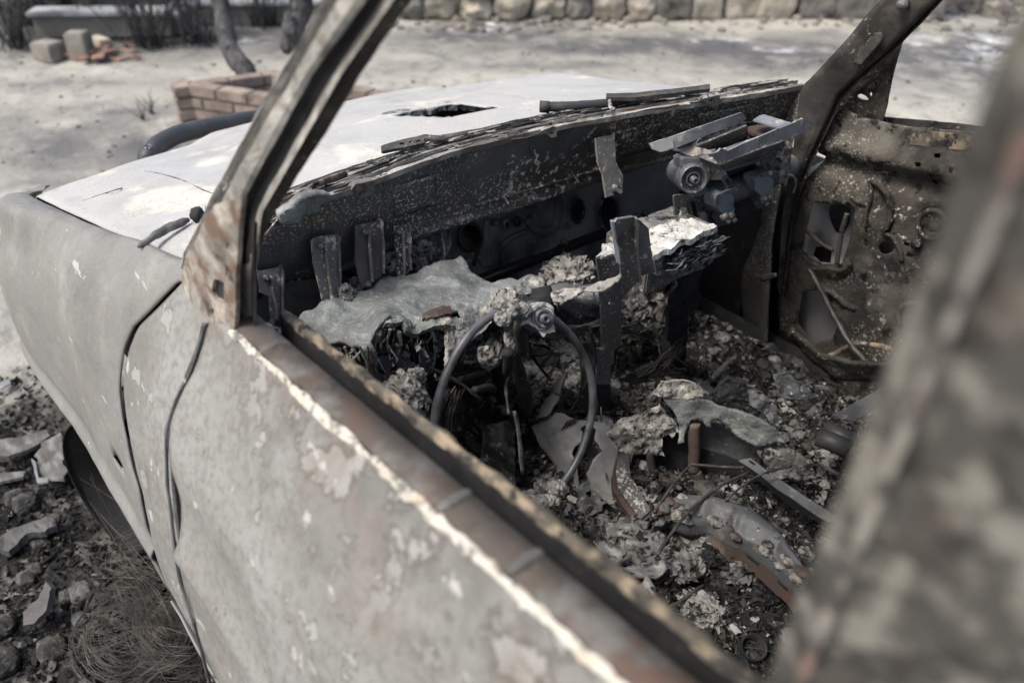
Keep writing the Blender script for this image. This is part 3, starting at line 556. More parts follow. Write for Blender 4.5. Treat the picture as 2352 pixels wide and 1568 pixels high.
# --- tangle of tyre wire
B = MB(); 
wc = at(330, 1440, .03)
for bi in range(26):
    if bi < 9: c = at(random.gauss(300, 16), random.gauss(1490, 16), .02); rad = random.gauss(.085, .014)
    elif bi < 18: c = at(random.gauss(405, 20), random.gauss(1470, 25), .03); rad = random.gauss(.07, .014)
    else: c = at(random.gauss(330, 40), random.gauss(1390, 25), .03); rad = random.gauss(.1, .02)
    a0 = random.gauss(2.0, .7) if bi < 18 else random.uniform(0, 6.28); sp = random.uniform(1.6, 4.0); tx, ty = random.gauss(0, .3), random.gauss(0, .3); sq_ = random.uniform(.7, 1.1); hh_ = random.uniform(.01, .09); ph = random.random(); lift = random.uniform(-.01, .06)
    for k in range(15):
        n = 24; t = np.linspace(a0+random.gauss(0, .12), a0+sp+random.gauss(0, .2), n); rk = rad*random.uniform(.7, 1.25)+random.gauss(0, .007)
        P = np.stack([np.cos(t)*rk, np.sin(t)*rk*sq_, np.abs(np.sin(t*.7+ph))*hh_], -1); P[:, 2] += P[:, 0]*tx+P[:, 1]*ty+np.linspace(0, 1, n)**2*(lift+random.gauss(0, .006))+random.gauss(0, .004)
        P = P+c+rng.normal(0, .003, 3)+np.linspace(0, 1, n)[:, None]**2*rng.normal(0, .012, 3)+(fbm(np.stack([t*1.3+bi*3, t*0+k*.6, t*0], -1)[:, None].repeat(3, 1)*1.0+np.eye(3)*9, 2))*.006; P[:, 2] = np.maximum(P[:, 2], .004); B.add(*tube_vf(P, random.uniform(.0004, .0007), 3, False))
for i in range(60):
    a = at(random.uniform(190, 330), random.uniform(1270, 1500), random.uniform(.02, .12)); b = at(random.uniform(330, 480), random.uniform(1300, 1560), random.uniform(.0, .1)); B.add(*tube_vf(spline([a, (a+b)/2+np.array([0, 0, random.uniform(0, .06)])+rng.normal(0, .012, 3), b], 14), .0006, 4, False))
for i in range(26):
    a = PT(random.uniform(160, 230), random.uniform(1080, 1340), 'y', .17); b = PT(random.uniform(270, 370), random.uniform(1170, 1400), 'y', .13); B.add(*tube_vf(spline([a, (a+b)/2+np.array([0, 0, random.uniform(-.05, .0)])+rng.normal(0, .012, 3), b], 14), .0005, 4, False))
tag(B.build('wire_tangle', M['cord'], loc=wc), 'tangle of fine steel tyre wire on the ground under the door', 'wire')

# ================================================================== THE BURNT CAR: BODY
car = empty('burnt_car', (.3, -.7, 0)); tag(car, 'burnt out pale grey off road car with its windows gone and cabin gutted', 'car')
_gz = np.array([.0, .3, .4, .5, .6, .7, .8, .9, 1.0, 1.06, 1.10, 1.12, 1.16, 1.6]); _gy = np.array([.05, .1, .128, .145, .146, .138, .122, .096, .054, .022, .0, -.012, -.03, -.2])
def belt(x): return 1.10-.091*np.minimum(x, 0)
def gside(x, z): return np.interp(z-(belt(x)-1.10)*np.clip((z-.5)/.6, 0, 1), _gz, _gy)
def side_hit(u, v):
    d = ray(u, v); t = np.linspace(.15, 3.2, 3000); P = CP+d*t[:, None]; f = P[:, 1]-gside(P[:, 0], P[:, 2]); i = np.argmax(f <= 0)
    if f[i] > 0: i = np.argmin(f)
    return P[i]
gap1 = np.array([side_hit(*p) for p in [(430, 600), (408, 645), (360, 695), (305, 750), (283, 800), (272, 850), (272, 900), (280, 960), (290, 1010), (303, 1075), (318, 1130)]])
gap2 = np.array([side_hit(*p) for p in [(470, 745), (455, 800), (440, 850), (415, 910), (395, 960), (388, 1030), (392, 1100), (400, 1180), (410, 1250), (425, 1320)]])
def gapx(g, z): o = np.argsort(g[:, 2]); return np.interp(z, g[o, 2], g[o, 0])
dent = lambda P: (fbm(P*3.1+2, 3)*.006+fbm(P*9, 3)*.0018)
# --- left door skin
nz, nx_ = 70, 80; zr = np.linspace(0, 1, nz); V = np.zeros((nz, nx_, 3))
for i, t in enumerate(zr):
    for j, q in enumerate(np.linspace(0, 1, nx_)):
        zb0 = .50+t*(1.098-.50); xf = gapx(gap2, min(zb0, gap2[:, 2].max()))-.004; x = xf+(-1.02-xf)*q
        z = .50+t*(belt(x)-.002-.50); V[i, j] = (x, gside(x, z), z)
V = V.reshape(-1, 3); V[:, 1] += dent(V)*np.repeat(np.clip((1-zr)*8, 0, 1), nx_)
# a pressed crease low on the door
cz = .74-.05*V[:, 0]; V[:, 1] += .010*np.exp(-((V[:, 2]-cz)/.014)**2)-.014*np.exp(-((V[:, 2]-cz-.07)/.05)**2)*np.exp(-((V[:, 0]-.02)/.2)**2)
F = [[i*nx_+j, i*nx_+j+1, (i+1)*nx_+j+1, (i+1)*nx_+j] for i in range(nz-1) for j in range(nx_-1)]
Vs, Fs = solid(V, F, np.array([0, -.004, 0])); door = mk('door', Vs, Fs, M['door'], car)
def attr(o, nm, a): at_ = o.data.attributes.new(nm, 'FLOAT', 'POINT'); at_.data.foreach_set('value', np.asarray(a, np.float32))
bd = belt(Vs[:, 0])-Vs[:, 2]; attr(door, 'belt', np.clip(1.25-bd/.15-np.clip((Vs[:, 0]+.15)/.3, 0, .6), 0, 1))
door['label'] = 'blistered left front door with pale patches'
# lower lip that rolls under the door
lip = [[np.array([x, gside(x, .5)+dz_[0], .50+dz_[1]]) for x in np.linspace(.2, -1.0, 30)] for dz_ in ((0, .0), (-.012, -.035), (-.06, -.06), (-.1, -.2))]
loft('sill', lip, M['fender'], car, 30, .004, .002, 9, True)
# --- quarter panel between fender and door
nz, nq = 60, 16; V = []
for t in np.linspace(0, 1, nz):
    z = .50+t*(1.15-.50)
    x1 = gapx(gap1, min(z, gap1[:, 2].max()))-.006; x2 = gapx(gap2, min(z, gap2[:, 2].max()))+.004
    for q in np.linspace(0, 1, nq): x = x1+(x2-x1)*q; V.append((x, gside(x, z)-.003-.004*(q < .02), z))
V = np.array(V); V[:, 1] += fbm(V*9, 3)*.0015
F = [[i*nq+j, i*nq+j+1, (i+1)*nq+j+1, (i+1)*nq+j] for i in range(nz-1) for j in range(nq-1)]
Vs, Fs = solid(V, F, np.array([0, -.004, 0])); mk('quarter_panel', Vs, Fs, M['door'], car)
# backing in the shut lines
for g, nm in ((gap1, 'shut_channel'), (gap2, 'shut_channel')):
    o = g[np.argsort(g[:, 2])]; loft(nm, [o+[.02, -.022, 0], o+[-.02, -.022, 0]], M['black'], car, 30, .003)
# --- burnt seal strand hanging in the door gap
q = [side_hit(*p)+np.array([0, .004, 0]) for p in [(478, 740), (462, 790), (440, 850), (412, 915), (393, 975), (388, 1040), (391, 1110), (398, 1180), (408, 1250)]]
q += [q[-1]+np.array([-.02, .010, -.06]), q[-1]+np.array([-.05, .016, -.14]), q[-1]+np.array([-.06, .02, -.24]), q[-1]+np.array([-.065, .02, -.30])]
Bs = MB()
for k in range(4): Bs.add(*tube_vf(spline(np.array(q)+rng.normal(0, .0012, (len(q), 3)), 70), .0019, 6, True, .4, 60))
tag(Bs.build('door_seal', M['ring'], car), 'burnt strand of door seal hanging out of the gap')
# --- left fender
HE = np.array([(.16, -.022, 1.125), (.24, -.024, 1.10), (.33, -.018, 1.075), (.42, -.01, 1.052), (.62, .012, 1.012), (.82, .032, .978), (1.0, .048, .945), (1.12, .05, .915), (1.30, .03, .86)])
def hedge(x): return np.stack([np.interp(x, HE[:, 0], HE[:, k]) for k in range(3)], -1)
nu, nv = 130, 84; V = np.zeros((nu, nv, 3))
for i, u in enumerate(np.linspace(0, 1, nu)):
    x0 = .17+(1.34-.17)*u; e = hedge(x0); crown = min(.05, .02+.06*u)
    prof = np.array([(.143, .47), (.147, .56), (.142, .66), (.128, e[2]-.20*(1-.25*u)), (.095, e[2]-.075), (e[1]+.045, e[2]-.012), (e[1]+.018, e[2]-.001), (e[1], e[2]-.001)])
    if u < .25:
        a = u/.25; g0 = np.array([(gside(.3, z), z) for z in (.47, .56, .66, .8, .93, 1.03, 1.09, e[2])]); g0[-1] = (e[1], e[2]); prof = prof*a+g0*(1-a)
    pr_ = spline(prof, nv)
    for j in range(nv):
        y, z = pr_[j]; xr = gapx(gap1, min(z, gap1[:, 2].max()))
        if j > nv-14: xr = xr*(nv-1-j)/13+.17*(1-(nv-1-j)/13) if xr > .17 else xr
        x = xr*(1-u)+1.34*u; b = max(0, x-1.02)/.32
        k_ = min(1, max(0, (x-.62)/.4)); k_ = k_*k_*(3-2*k_); y += .034*k_*math.sin(math.pi*min(1, max(0, (j+1)/(nv*.93))))
        V[i, j] = (x, y-.11*b*b*(1 if j < nv-18 else .5), z-.02*b*b)
    # outward rolled flare along the lip
V = V.reshape(-1, 3); jj = np.tile(np.arange(nv), nu); V[:, 1] += dent(V)*.5+.008*np.exp(-((V[:, 2]-.565)/.012)**2)-.006*np.exp(-((V[:, 2]-.60)/.02)**2)
F = [[i*nv+j, i*nv+j+1, (i+1)*nv+j+1, (i+1)*nv+j] for i in range(nu-1) for j in range(nv-1)]
# rust hole near the rear lower corner
hp = np.array(Zm(0, 1040, 2.351, [(650, 200), (668, 202), (690, 235), (708, 265), (735, 300), (725, 325), (700, 305), (672, 262)]))
def proj(P):
    d = P-CP; z = d@FW; return np.stack([1176+FPX*(d@RT)/z, 784-FPX*(d@UP)/z], -1)
FV = V
cen = proj(np.array([FV[f].mean(0) for f in F])); F = [f for f, k in zip(F, inpoly(cen, hp)) if not k]
Vs, Fs = solid(V, F, np.array([-.001, -.0035, -.001])); fender = mk('fender', Vs, Fs, M['fender'], car)
L = FV.reshape(nu, nv, 3)[:, 0]; loft('fender_lip', [L+[0, -.002, .0], L+[0, -.022, -.012], L+[0, -.05, .004]], M['fender'], fender, 50, .003, 0, 9, True)
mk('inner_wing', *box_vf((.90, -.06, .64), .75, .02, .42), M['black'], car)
# --- hood
def hood_pt(x_t, y_t):
    """x_t 0 rear .. 1 front, y_t 0 left .. 1 right"""
    y_t = np.asarray(y_t, float); x_t = np.asarray(x_t, float)
    bow = np.sin(np.pi*y_t); e0 = hedge(.44+0*y_t); x = None
    xr = .40+.085*bow-.075*y_t; xf = 1.12+.24*bow-.05*y_t; x = xr+(xf-xr)*x_t
    el = hedge(np.clip(x, .42, 1.3)); yl = el[..., 1]-.008; yr = -1.40-(el[..., 1]); y = yl+(yr-yl)*y_t
    z = el[..., 2]*1+.055*y_t*0+.030*bow**.7*(1-.3*x_t)+.030*y_t*(1-y_t*.2)
    z = z-.10*np.clip((x_t-.86)/.14, 0, 1)**2.2
    # raised pressing in the middle
    z = z+.018*np.clip((bow-.72)/.1, 0, 1)*np.clip(x_t*6, 0, 1)
    return np.stack([x, y, z], -1)
nu, nv = 90, 110; uu, vv = np.meshgrid(np.linspace(0, 1, nu), np.linspace(0, 1, nv), indexing='ij'); V = hood_pt(uu, vv).reshape(-1, 3); V[:, 2] += fbm(V*4, 3)*.005
F = [[i*nv+j, i*nv+j+1, (i+1)*nv+j+1, (i+1)*nv+j] for i in range(nu-1) for j in range(nv-1)]
hole = Zm(780, 0, 2.351, [(480, 680), (560, 650), (700, 632), (800, 612), (860, 610), (980, 625), (1110, 628), (1000, 650), (900, 670), (800, 688), (700, 686), (600, 682)])
cen = proj(np.array([V[f].mean(0) for f in F])); F = [f for f, k in zip(F, inpoly(cen, hole)) if not k]
Vs, Fs = solid(V, F, np.array([0, 0, -.004])); hood = mk('hood', Vs, Fs, M['hood'], car); attr(hood, 'edge', np.tile(np.maximum(np.clip((uu.ravel()-.82)/.15, 0, 1), np.clip((.05-vv.ravel())/.05, 0, 1)*np.clip((uu.ravel()-.5)*3, 0, 1)), 2)); HV = V.reshape(nu, nv, 3)
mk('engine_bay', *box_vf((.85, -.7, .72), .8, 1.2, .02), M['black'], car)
hz = lambda P, dz=0: [p for p in P]
# lifted lip of the hood opening
up_ = SI([(985, 280, 'z', 1.045), (1215, 268, 'z', 1.06), (1100, 255, 'z', 1.065), (1000, 262, 'z', 1.055)])
patch('hood_lip', Zm(780, 0, 2.351, [(410, 668), (440, 655), (560, 640), (700, 622), (800, 600), (870, 600), (1000, 610), (1130, 612), (1130, 624), (1000, 627), (870, 622), (800, 622), (700, 645), (560, 662)]), S('z', 1.047), M['ashgrey'], hood, step=6, thick=.012, amp=.004, jag=2)
patch('hood_brace', Zm(780, 0, 2.351, [(640, 690), (740, 655), (860, 640), (1000, 640), (990, 660), (860, 668), (740, 690)]), S('z', .985), M['plank'], hood, step=6, thick=.02, amp=.003, jag=1)
for P_ in ([(850, 1005), (960, 1035), (1060, 1062), (1180, 1105), (1260, 1140)], [(480, 1190), (600, 1145), (720, 1105), (840, 1080)]):
    L_ = []
    for p in Zm(0, 0, 2.351, P_):
        q_ = HV.reshape(-1, 3); k_ = np.argmin(((proj(q_)-np.array(p))**2).sum(1)); L_.append(q_[k_])
    tube('hood_crease_line', spline(np.array(L_)+[0, 0, -.0002], 40), .0012, M['pillardark'], hood, 5, .6, 60)  # thin dark tubes draw the shade of the hood creases
# white scuttle corner by the pillar foot, burnt hose and knob on the hood
patch('scuttle', [(340, 566), (375, 530), (440, 500), (470, 470), (480, 520), (440, 585), (425, 598), (400, 596), (372, 585), (352, 578)], SI([(345, 575, 'z', 1.062), (440, 500, 'z', 1.075), (425, 596, 'z', 1.085)]), M['hood'], car, step=7, thick=.004, amp=.002)
patch('scuttle_slot', Zm(0, 0, 2.351, [(890, 1488), (920, 1484), (960, 1505), (1010, 1522), (990, 1530), (950, 1524), (915, 1508)]), SI([(345, 575, 'z', 1.066), (440, 500, 'z', 1.079), (425, 596, 'z', 1.089)]), M['black'], car, step=5, thick=.002)
q = [PT(*p, 'z', 1.084) for p in Zm(0, 0, 2.351, [(812, 1452), (860, 1420), (930, 1372), (990, 1340), (1060, 1312), (1108, 1290)])]
tag(tube('burnt_hose', spline(q, 30), np.interp(np.linspace(0, 1, 30), [0, .1, .6, .9, 1], [.002, .005, .008, .007, .004]), M['plank'], None, 8, .3, 40), 'flattened burnt hose lying across the rear corner of the white hood', 'hose')
blk_ = PT(*Zm(0, 0, 2.351, [(1162, 1264)])[0], 'z', 1.09); mk('hinge_stub', *lump_vf(blk_, (.014, .012, .014), 3, .3, 2), M['black'], car)
# --- bull bar
P = [PT(*q) for q in [(342, 392, 'x', 1.18), (350, 352, 'x', 1.19), (372, 328, 'x', 1.22), (420, 306, 'x', 1.26), (500, 288, 'x', 1.32), (600, 272, 'x', 1.38)]]
P = [P[0]-np.array([.02, -.0, .3])]+P; e = P[-1]; P += [e+np.array([.01, -.15, -.03]), e+np.array([-.02, -.4, -.12]), e+np.array([-.1, -.72, -.2]), e+np.array([-.12, -.76, -.4])]
bb = tube('bull_bar', spline(P, 60), .024, M['bull'], car, 16)
# --- left front wheel, tyre burnt away
wcx = np.array([.72, .085, .255]); wrot = np.array([[math.cos(R(22)), -math.sin(R(22)), 0], [math.sin(R(22)), math.cos(R(22)), 0], [0, 0, 1]])
B = MB(); prof = [(.255, 0), (.262, -.012), (.245, -.02), (.238, -.05), (.21, -.06), (.205, -.10), (.238, -.13), (.245, -.155), (.262, -.165), (.262, -.172)]
for (a, b) in [(None, None)]:
    n = 60; V = []
    for (r, yo) in prof: th = np.arange(n)*2*np.pi/n; V += [(wcx[0]+r*math.cos(t), wcx[1]+yo, wcx[2]+r*math.sin(t)) for t in th]
    F = [[i*n+j, i*n+(j+1) % n, (i+1)*n+(j+1) % n, (i+1)*n+j] for i in range(len(prof)-1) for j in range(n)]
    V = (np.array(V)-wcx)@wrot.T+wcx; B.add(*solid(V, F, normals(V, F)*-.004))
whl = B.build('wheel', M['rim'], car)
B = MB(); n = 40; rp = [(.215, -.06), (.19, -.045), (.12, -.05), (.07, -.03), (.05, -.028), (.0, -.028)]; V = []
for (r, yo) in rp: V += [(wcx[0]+r*math.cos(t), wcx[1]+yo, wcx[2]+r*math.sin(t)) for t in np.arange(n)*2*np.pi/n]
V = (np.array(V)-wcx)@wrot.T+wcx
mk('wheel_disc', V, [[i*n+j, i*n+(j+1) % n, (i+1)*n+(j+1) % n, (i+1)*n+j] for i in range(len(rp)-1) for j in range(n)], M['rim'], whl)
# --- left windscreen pillar: polylines in the picture, each on its own depth line
ZP = lambda P: Zm(0, 0, 2.351, P)
def pol(P, dy, dx=0): 
    f = SI([(430, 610, 'y', -.005), (770, 0, 'y', -.085), (520, 760, 'y', -.004), (960, 0, 'y', -.115), (600, 400, 'y', -.05)])
    q = np.array(P); W = f(q[:, 0], q[:, 1]); return CP+(W-CP)*(1-dy*1.1)
e0 = ZP([(1060, 1568), (1085, 1490), (1110, 1440), (1250, 1150), (1420, 830), (1640, 430), (1880, 30), (1960, -110)])      # outer edge
e1 = ZP([(1090, 1580), (1115, 1500), (1150, 1440), (1290, 1150), (1460, 830), (1700, 430), (1935, 30), (2020, -110)])
e2 = ZP([(1120, 1580), (1140, 1510), (1175, 1450), (1320, 1150), (1490, 830), (1730, 430), (1980, 30), (2060, -110)])
e3 = ZP([(1260, 1500), (1300, 1430), (1400, 1180), (1560, 850), (1800, 430), (2070, 30), (2160, -110)])
e4 = ZP([(1385, 1550), (1395, 1430), (1430, 1180), (1610, 850), (1840, 430), (2130, 30), (2220, -110)])
e5 = ZP([(1410, 1550), (1415, 1430), (1450, 1230), (1660, 850), (1900, 430), (2190, 30), (2280, -110)])
e6 = ZP([(1490, 1550), (1500, 1430), (1500, 1250), (1720, 850), (1960, 430), (2230, 30), (2320, -110)])
e7 = ZP([(1510, 1550), (1515, 1430), (1540, 1250), (1770, 850), (2010, 430), (2290, 30), (2380, -110)])
e8 = ZP([(1530, 1550), (1540, 1430), (1610, 1250), (1870, 850), (2130, 430), (2380, 60), (2480, -110)])
Ls = [pol(e0, -.04), pol(e0, 0), pol(e1, -.008), pol(e2, .003), pol(e3, .004), pol(e4, -.002), pol(e5, -.022), pol(e6, -.022), pol(e7, -.008), pol(e7, -.03), pol(e8, -.05), pol(e8, -.09)]
def up_to_roof(Ls, zr=1.645):
    d = sum((L[-1]-L[-3])/(L[-1]-L[-3])[2] for L in Ls)/len(Ls)
    return [np.vstack([L, L[-1]+d*(zr-L[-1][2])]) for L in Ls]
Ls = up_to_roof(Ls); LTOP = Ls[4][-1]
ap = loft('windscreen_pillar', Ls, [M['pillar'], M['pillardark'], M['black']], car, 46, .003, .0025, 16, False, 2, [0, 0, 1, 0, 0, 2, 2, 0, 0, 1, 1])
ap['label'] = 'scoured left windscreen pillar, nearest the camera'
# pillar foot: rusted triangle with holes between the fender gap and the window edge
sf = SI([(430, 610, 'y', .002), (470, 760, 'y', .012), (525, 790, 'y', .004), (545, 560, 'y', -.006), (500, 560, 'y', .004)])
zf = lambda P: Zm(0, 520, 2.351, P)
foot = zf([(1100, 260), (1125, 225), (1175, 130), (1260, -20), (1420, -60), (1395, 200), (1380, 500), (1375, 760), (1350, 800), (1180, 800), (1120, 780), (1100, 640), (1085, 440), (1060, 420), (1085, 340)])
holes = [zf([(1265, 415), (1290, 420), (1318, 440), (1320, 520), (1312, 575), (1290, 540), (1262, 525), (1248, 490), (1255, 440)]), zf([(1323, 340), (1332, 345), (1332, 395), (1325, 400), (1320, 370)]), zf([(1322, 205), (1335, 210), (1336, 245), (1326, 240)]), zf([(1240, 590), (1252, 595), (1252, 625), (1242, 622)]), zf([(1325, 740), (1350, 745), (1350, 780), (1328, 780)])]
pf = patch('pillar_foot', foot, sf, M['pillarrust'], ap, step=7, thick=.006, holes=holes, amp=.003, ns=14, jag=.6)
patch('foot_shade_sheet', zf([(1235, 400), (1345, 190), (1352, 790), (1230, 640)]), lambda u, v: CP+(sf(u, v)-CP)*1.012, M['black'], pf, step=12, thick=.002)  # black sheet added behind the holes to stand in for the shade inside
# window-side channel running down the pillar
loft('window_channel', [pol([(547, 520), (541, 790)], -.004), pol([(552, 520), (548, 790)], -.026), pol([(578, 510), (578, 770)], -.026), pol([(583, 510), (584, 765)], -.006), pol([(588, 510), (590, 760)], -.012)], [M['pillar'], M['pillardark']], ap, 12, .003, .002, 16, False, 2, [1, 0, 1, 1])
# --- belt line of the left door: crust, rail, groove, inner rail
xs = np.linspace(.03, -1.05, 70)
def rail(dy, dz, a=0, s=12): 
    P = np.stack([xs, 0*xs+dy, belt(xs)+dz], -1); 
    if a: P[:, 1] += fbm(P*s+dy*99, 4)*a; P[:, 2] += fbm(P*s+dy*55+9, 4)*a
    return P
V, F, Mi = loft_vf([rail(.0055, -.005, .006, 45), rail(.0045, -.001, .004, 60), rail(.001, .0025, .003, 60), rail(-.002, .002, .004, 50)], 260, .002, .0018, 120)
br = mk('belt_rail', *loft_vf([rail(-.002, -.004), rail(-.003, .003), rail(-.007, .006), rail(-.036, .008), rail(-.038, -.03)], 70, .003, .0008, 20)[:2], M['railrust'], door)
mk('ash_crust', V, F, M['whiteash'], door, False)
mk('belt_groove', *loft_vf([rail(-.037, -.004), rail(-.038, -.04), rail(-.052, -.04), rail(-.064, -.034), rail(-.0655, -.004)], 70, .002, .001, 20)[:2], M['black'], door, False)
mk('inner_rail', *loft_vf([rail(-.065, -.006, .002, 22), rail(-.068, .002, .004, 26), rail(-.074, .003, .004, 30), rail(-.081, -.004, .004, 34), rail(-.086, -.03, .003), rail(-.088, -.3)], 150, .003, .0015, 50)[:2], M['innerrail'], door, False)
for x in (-.435, -.535):
    V, F = lump_vf((x, -.02, belt(x)+.008), (.006, .019, .004), 3, .2, 2, seed=3); mk('clip', V, F, M['plank'], door)
# --- left rear post of the door opening
zq = lambda y0, dx, dz=0: [np.array([-.757+dx-.02*(z-1.3), y0, z]) for z in np.linspace(.9, 1.665, 24)]
bp = loft('door_post', [zq(-.06, .002), zq(-.010, .0), zq(.0, -.002), zq(.001, -.014), zq(.006, -.017), zq(.006, -.022), zq(.000, -.026), zq(.002, -.10), zq(.001, -.138)], [M['bpillar'], M['bstrip']], car, 60, .003, .002, 14, False, 2, [0, 0, 0, 0, 1, 0, 0, 0])
loft('rear_door_edge', [zq(-.02, -.138), zq(-.02, -.146), zq(.006, -.148), zq(.008, -.3)], M['bpillar'], car, 40, .003, .002, 14)

# ================================================================== THE BURNT CAR: CABIN
def PL(p0, n):
    p0 = np.array(p0, float); n = np.array(n, float)
    def f(u, v):
        d = ray(u, v); return CP+d*(((p0-CP)@n)/(d@n))[..., None]
    return f
Z5 = lambda P: Zm(600, 520, 2.94, P)
Z6 = lambda P: Zm(1200, 420, 2.94, P)
ZA = lambda P: Zm(1500, 220, 3.92, P)
Z2 = lambda P: Zm(780, 0, 2.351, P)
Z3 = lambda P: Zm(1560, 0, 2.351, P)
ZC = lambda P: Zm(700, 170, 3.92, P)
ZR = lambda P: Zm(1760, 420, 2.94, P)
ZF = lambda P: Zm(1400, 900, 2.94, P)
ZW = lambda P: Zm(900, 740, 2.94, P)
ell = lambda cu, cv, ru, rv, n=20: [(cu+ru*math.cos(t), cv+rv*math.sin(t)) for t in np.arange(n)*2*math.pi/n]
def circ(cu, cv, ru, rv, surf, r, mt, name, parent, dz=(0, 0, 0)):
    """a raised metal lip round an opening"""
    q = np.array(ell(cu, cv, ru, rv, 28)+ell(cu, cv, ru, rv, 28)[:1]); return tube(name, surf(q[:, 0], q[:, 1])+np.array(dz), r, mt, parent, 6, .2, 60)
# --- cowl: inner panel under the windscreen edge
TOP = [(640, 500), (700, 476), (751, 454), (861, 414), (1000, 362), (1100, 334), (1195, 311), (1260, 296), (1400, 270), (1530, 248), (1680, 226), (1780, 209), (1846, 197)]
cs = SI([(751, 454, 'z', 1.10), (1000, 362, 'z', 1.112), (1260, 296, 'z', 1.123), (1530, 248, 'z', 1.133), (1846, 197, 'z', 1.15), (640, 640, 'x', .37), (760, 600, 'x', .37), (1090, 505, 'x', .36), (1270, 450, 'x', .345), (1480, 380, 'x', .30), (1800, 300, 'x', .17)])
panel = patch('cowl_panel', TOP+[(1846, 260), (1790, 300), (1650, 335), (1480, 378), (1380, 412), (1270, 447), (1180, 478), (1090, 502), (985, 535), (900, 562), (860, 590), (741, 637), (640, 650), (590, 690), (590, 560)], cs, M['firewall'], car, step=13, thick=.004, amp=.004, ns=8, smooth=True, back=(.004, 0, 0))
# swages pressed in the panel
for P in ([(560, 470), (1100, 340)], ):
    pass
pts = np.array(TOP)
T3 = cs(pts[:, 0], pts[:, 1])
# welded seams and shallow pressings in the cowl panel
for P_, r_ in (([(880, 410), (886, 470), (884, 545)], .0022), ([(716, 480), (722, 560), (730, 630)], .0018), ([(1000, 395), (1004, 440)], .0015), ([(1215, 310), (1222, 380)], .0015), ([(1090, 470), (1250, 425), (1400, 380)], .004), ([(1340, 300), (1350, 360)], .0015), ([(1560, 290), (1640, 300), (1700, 270)], .005)):
    q = np.array(P_); tube('weld_seam', spline(cs(q[:, 0], q[:, 1])+np.array([-.0015, 0, 0]), 24), r_, M['firewall'], panel, 6, .4, 60)
for P_ in ([(900, 430), (990, 402), (1000, 470), (905, 500)], [(1420, 300), (1520, 280), (1500, 340), (1425, 360)], [(1600, 262), (1720, 240), (1700, 290), (1610, 310)]):
    patch('pressing', P_, lambda u, v: cs(u, v)+np.array([-.004, 0, 0]), M['firewall'], panel, step=8, thick=.003, amp=.003, ns=12, smooth=True, jag=.6)
# lower lip of the panel rolling forward
bl = np.array([(741, 637), (860, 590), (900, 562), (985, 535), (1090, 502), (1180, 478), (1270, 447), (1380, 412), (1480, 378), (1650, 335), (1790, 300)]); B3 = cs(bl[:, 0], bl[:, 1])
loft('panel_lip', [B3+[-.001, 0, .02], B3+[-.005, 0, .008], B3+[-.003, 0, -.004], B3+[.012, 0, -.012], B3+[.05, 0, -.012], B3+[.16, 0, -.02]], M['firewall'], panel, 60, .003, .002, 9, True, 2)
# sheet metal edges, channels and burnt strips along the windscreen base
CT = spline(T3, 90)
hr = hood_pt(np.zeros(60), np.linspace(.03, .97, 60)); 
def strip(dx, dz, a=.002, s=25):
    P = CT+np.array([dx, 0, dz]); P[:, 2] += fbm(P*s+dx*70, 4)*a; P[:, 0] += fbm(P*s+dx*90+5, 4)*a; return P
cow = loft('cowl_channel', [strip(-.002, -.008), strip(-.004, .003), strip(.003, .005), strip(.006, -.002), strip(.018, -.001), strip(.019, .006), strip(.024, .006), strip(.026, -.02), strip(.06, -.024), strip(.062, -.006), strip(.068, -.005), strip(.07, -.05), strip(.12, -.06)], [M['pillar'], M['black'], M['ashgrey']], car, 90, .002, .001, 40, False, 1, [0, 0, 2, 1, 0, 2, 1, 1, 0, 0, 1, 1])
Bx = MB()
for i in range(240):
    k = random.randint(2, 86); p = CT[k]+np.array([random.uniform(-.004, .068), 0, random.uniform(-.002, .006)]); d = CT[k+1]-CT[k-1]; d /= np.linalg.norm(d); n = random.uniform(.008, .05)
    Bx.add(*tube_vf(spline([p-d*n, p+rng.normal(0, .002, 3), p+d*n], 6), random.uniform(.0008, .0022), 5, True, .5, 90), random.randint(0, 2))
Bx.build('cowl_remains', [M['ash'], M['black'], M['railrust']], cow, False)
# hood rear edge fold, wiper tubes, perforated linkage
hrE = hood_pt(np.zeros(80)+.0, np.linspace(.0, 1, 80)); hrE = hrE[hrE[:, 1] > -1.36]
loft('hood_edge', [hrE+[.012, 0, .001], hrE+[-.002, 0, .003], hrE+[-.006, 0, -.004], hrE+[.0, 0, -.028], hrE+[.05, 0, -.04]], M['black'], hood, 80, .002, .001, 40)
def tb2(name, P, z, r, mt, parent=car, n=12, dz=0, wob=.1):
    P = [PT(a, b, 'z', z+dz*i/(len(P)-1)) for i, (a, b) in enumerate(P)]; return tube(name, spline(P, 24), r, mt, parent, n, wob, 60)
wt = tb2('wiper_tube', [(1245, 246), (1320, 244), (1400, 238), (1466, 233)], 1.135, .0105, M['bull'])
tube('tube_end', [PT(1240, 246, 'z', 1.135), PT(1262, 246, 'z', 1.135)], .0125, M['pillardark'], wt, 12, .3, 90)
tb2('clip', [(1400, 225), (1402, 245), (1410, 252)], 1.15, .004, M['ash'], wt)
wp = patch('wiper_arm', Z2([(1730, 548), (1900, 545), (2200, 512), (2270, 503), (2340, 494), (2340, 520), (2200, 540), (1900, 572), (1730, 572)]), S('z', 1.158), M['pillardark'], car, step=8, thick=.008, amp=.001)
lk = patch('wiper_linkage', ZC([(990, 762), (1200, 700), (1340, 672), (1420, 650), (1560, 660), (1620, 665), (1625, 700), (1540, 705), (1410, 690), (1408, 735), (1200, 780), (1010, 812), (990, 805)]), S('z', 1.125), M['pillardark'], car, step=6, thick=.006, holes=[ZC([(1170, 738), (1215, 728), (1218, 748), (1172, 756)]), ZC([(1262, 722), (1285, 716), (1287, 732), (1264, 738)]), ZC([(1330, 712), (1376, 702), (1378, 716), (1334, 728)])], amp=.001)
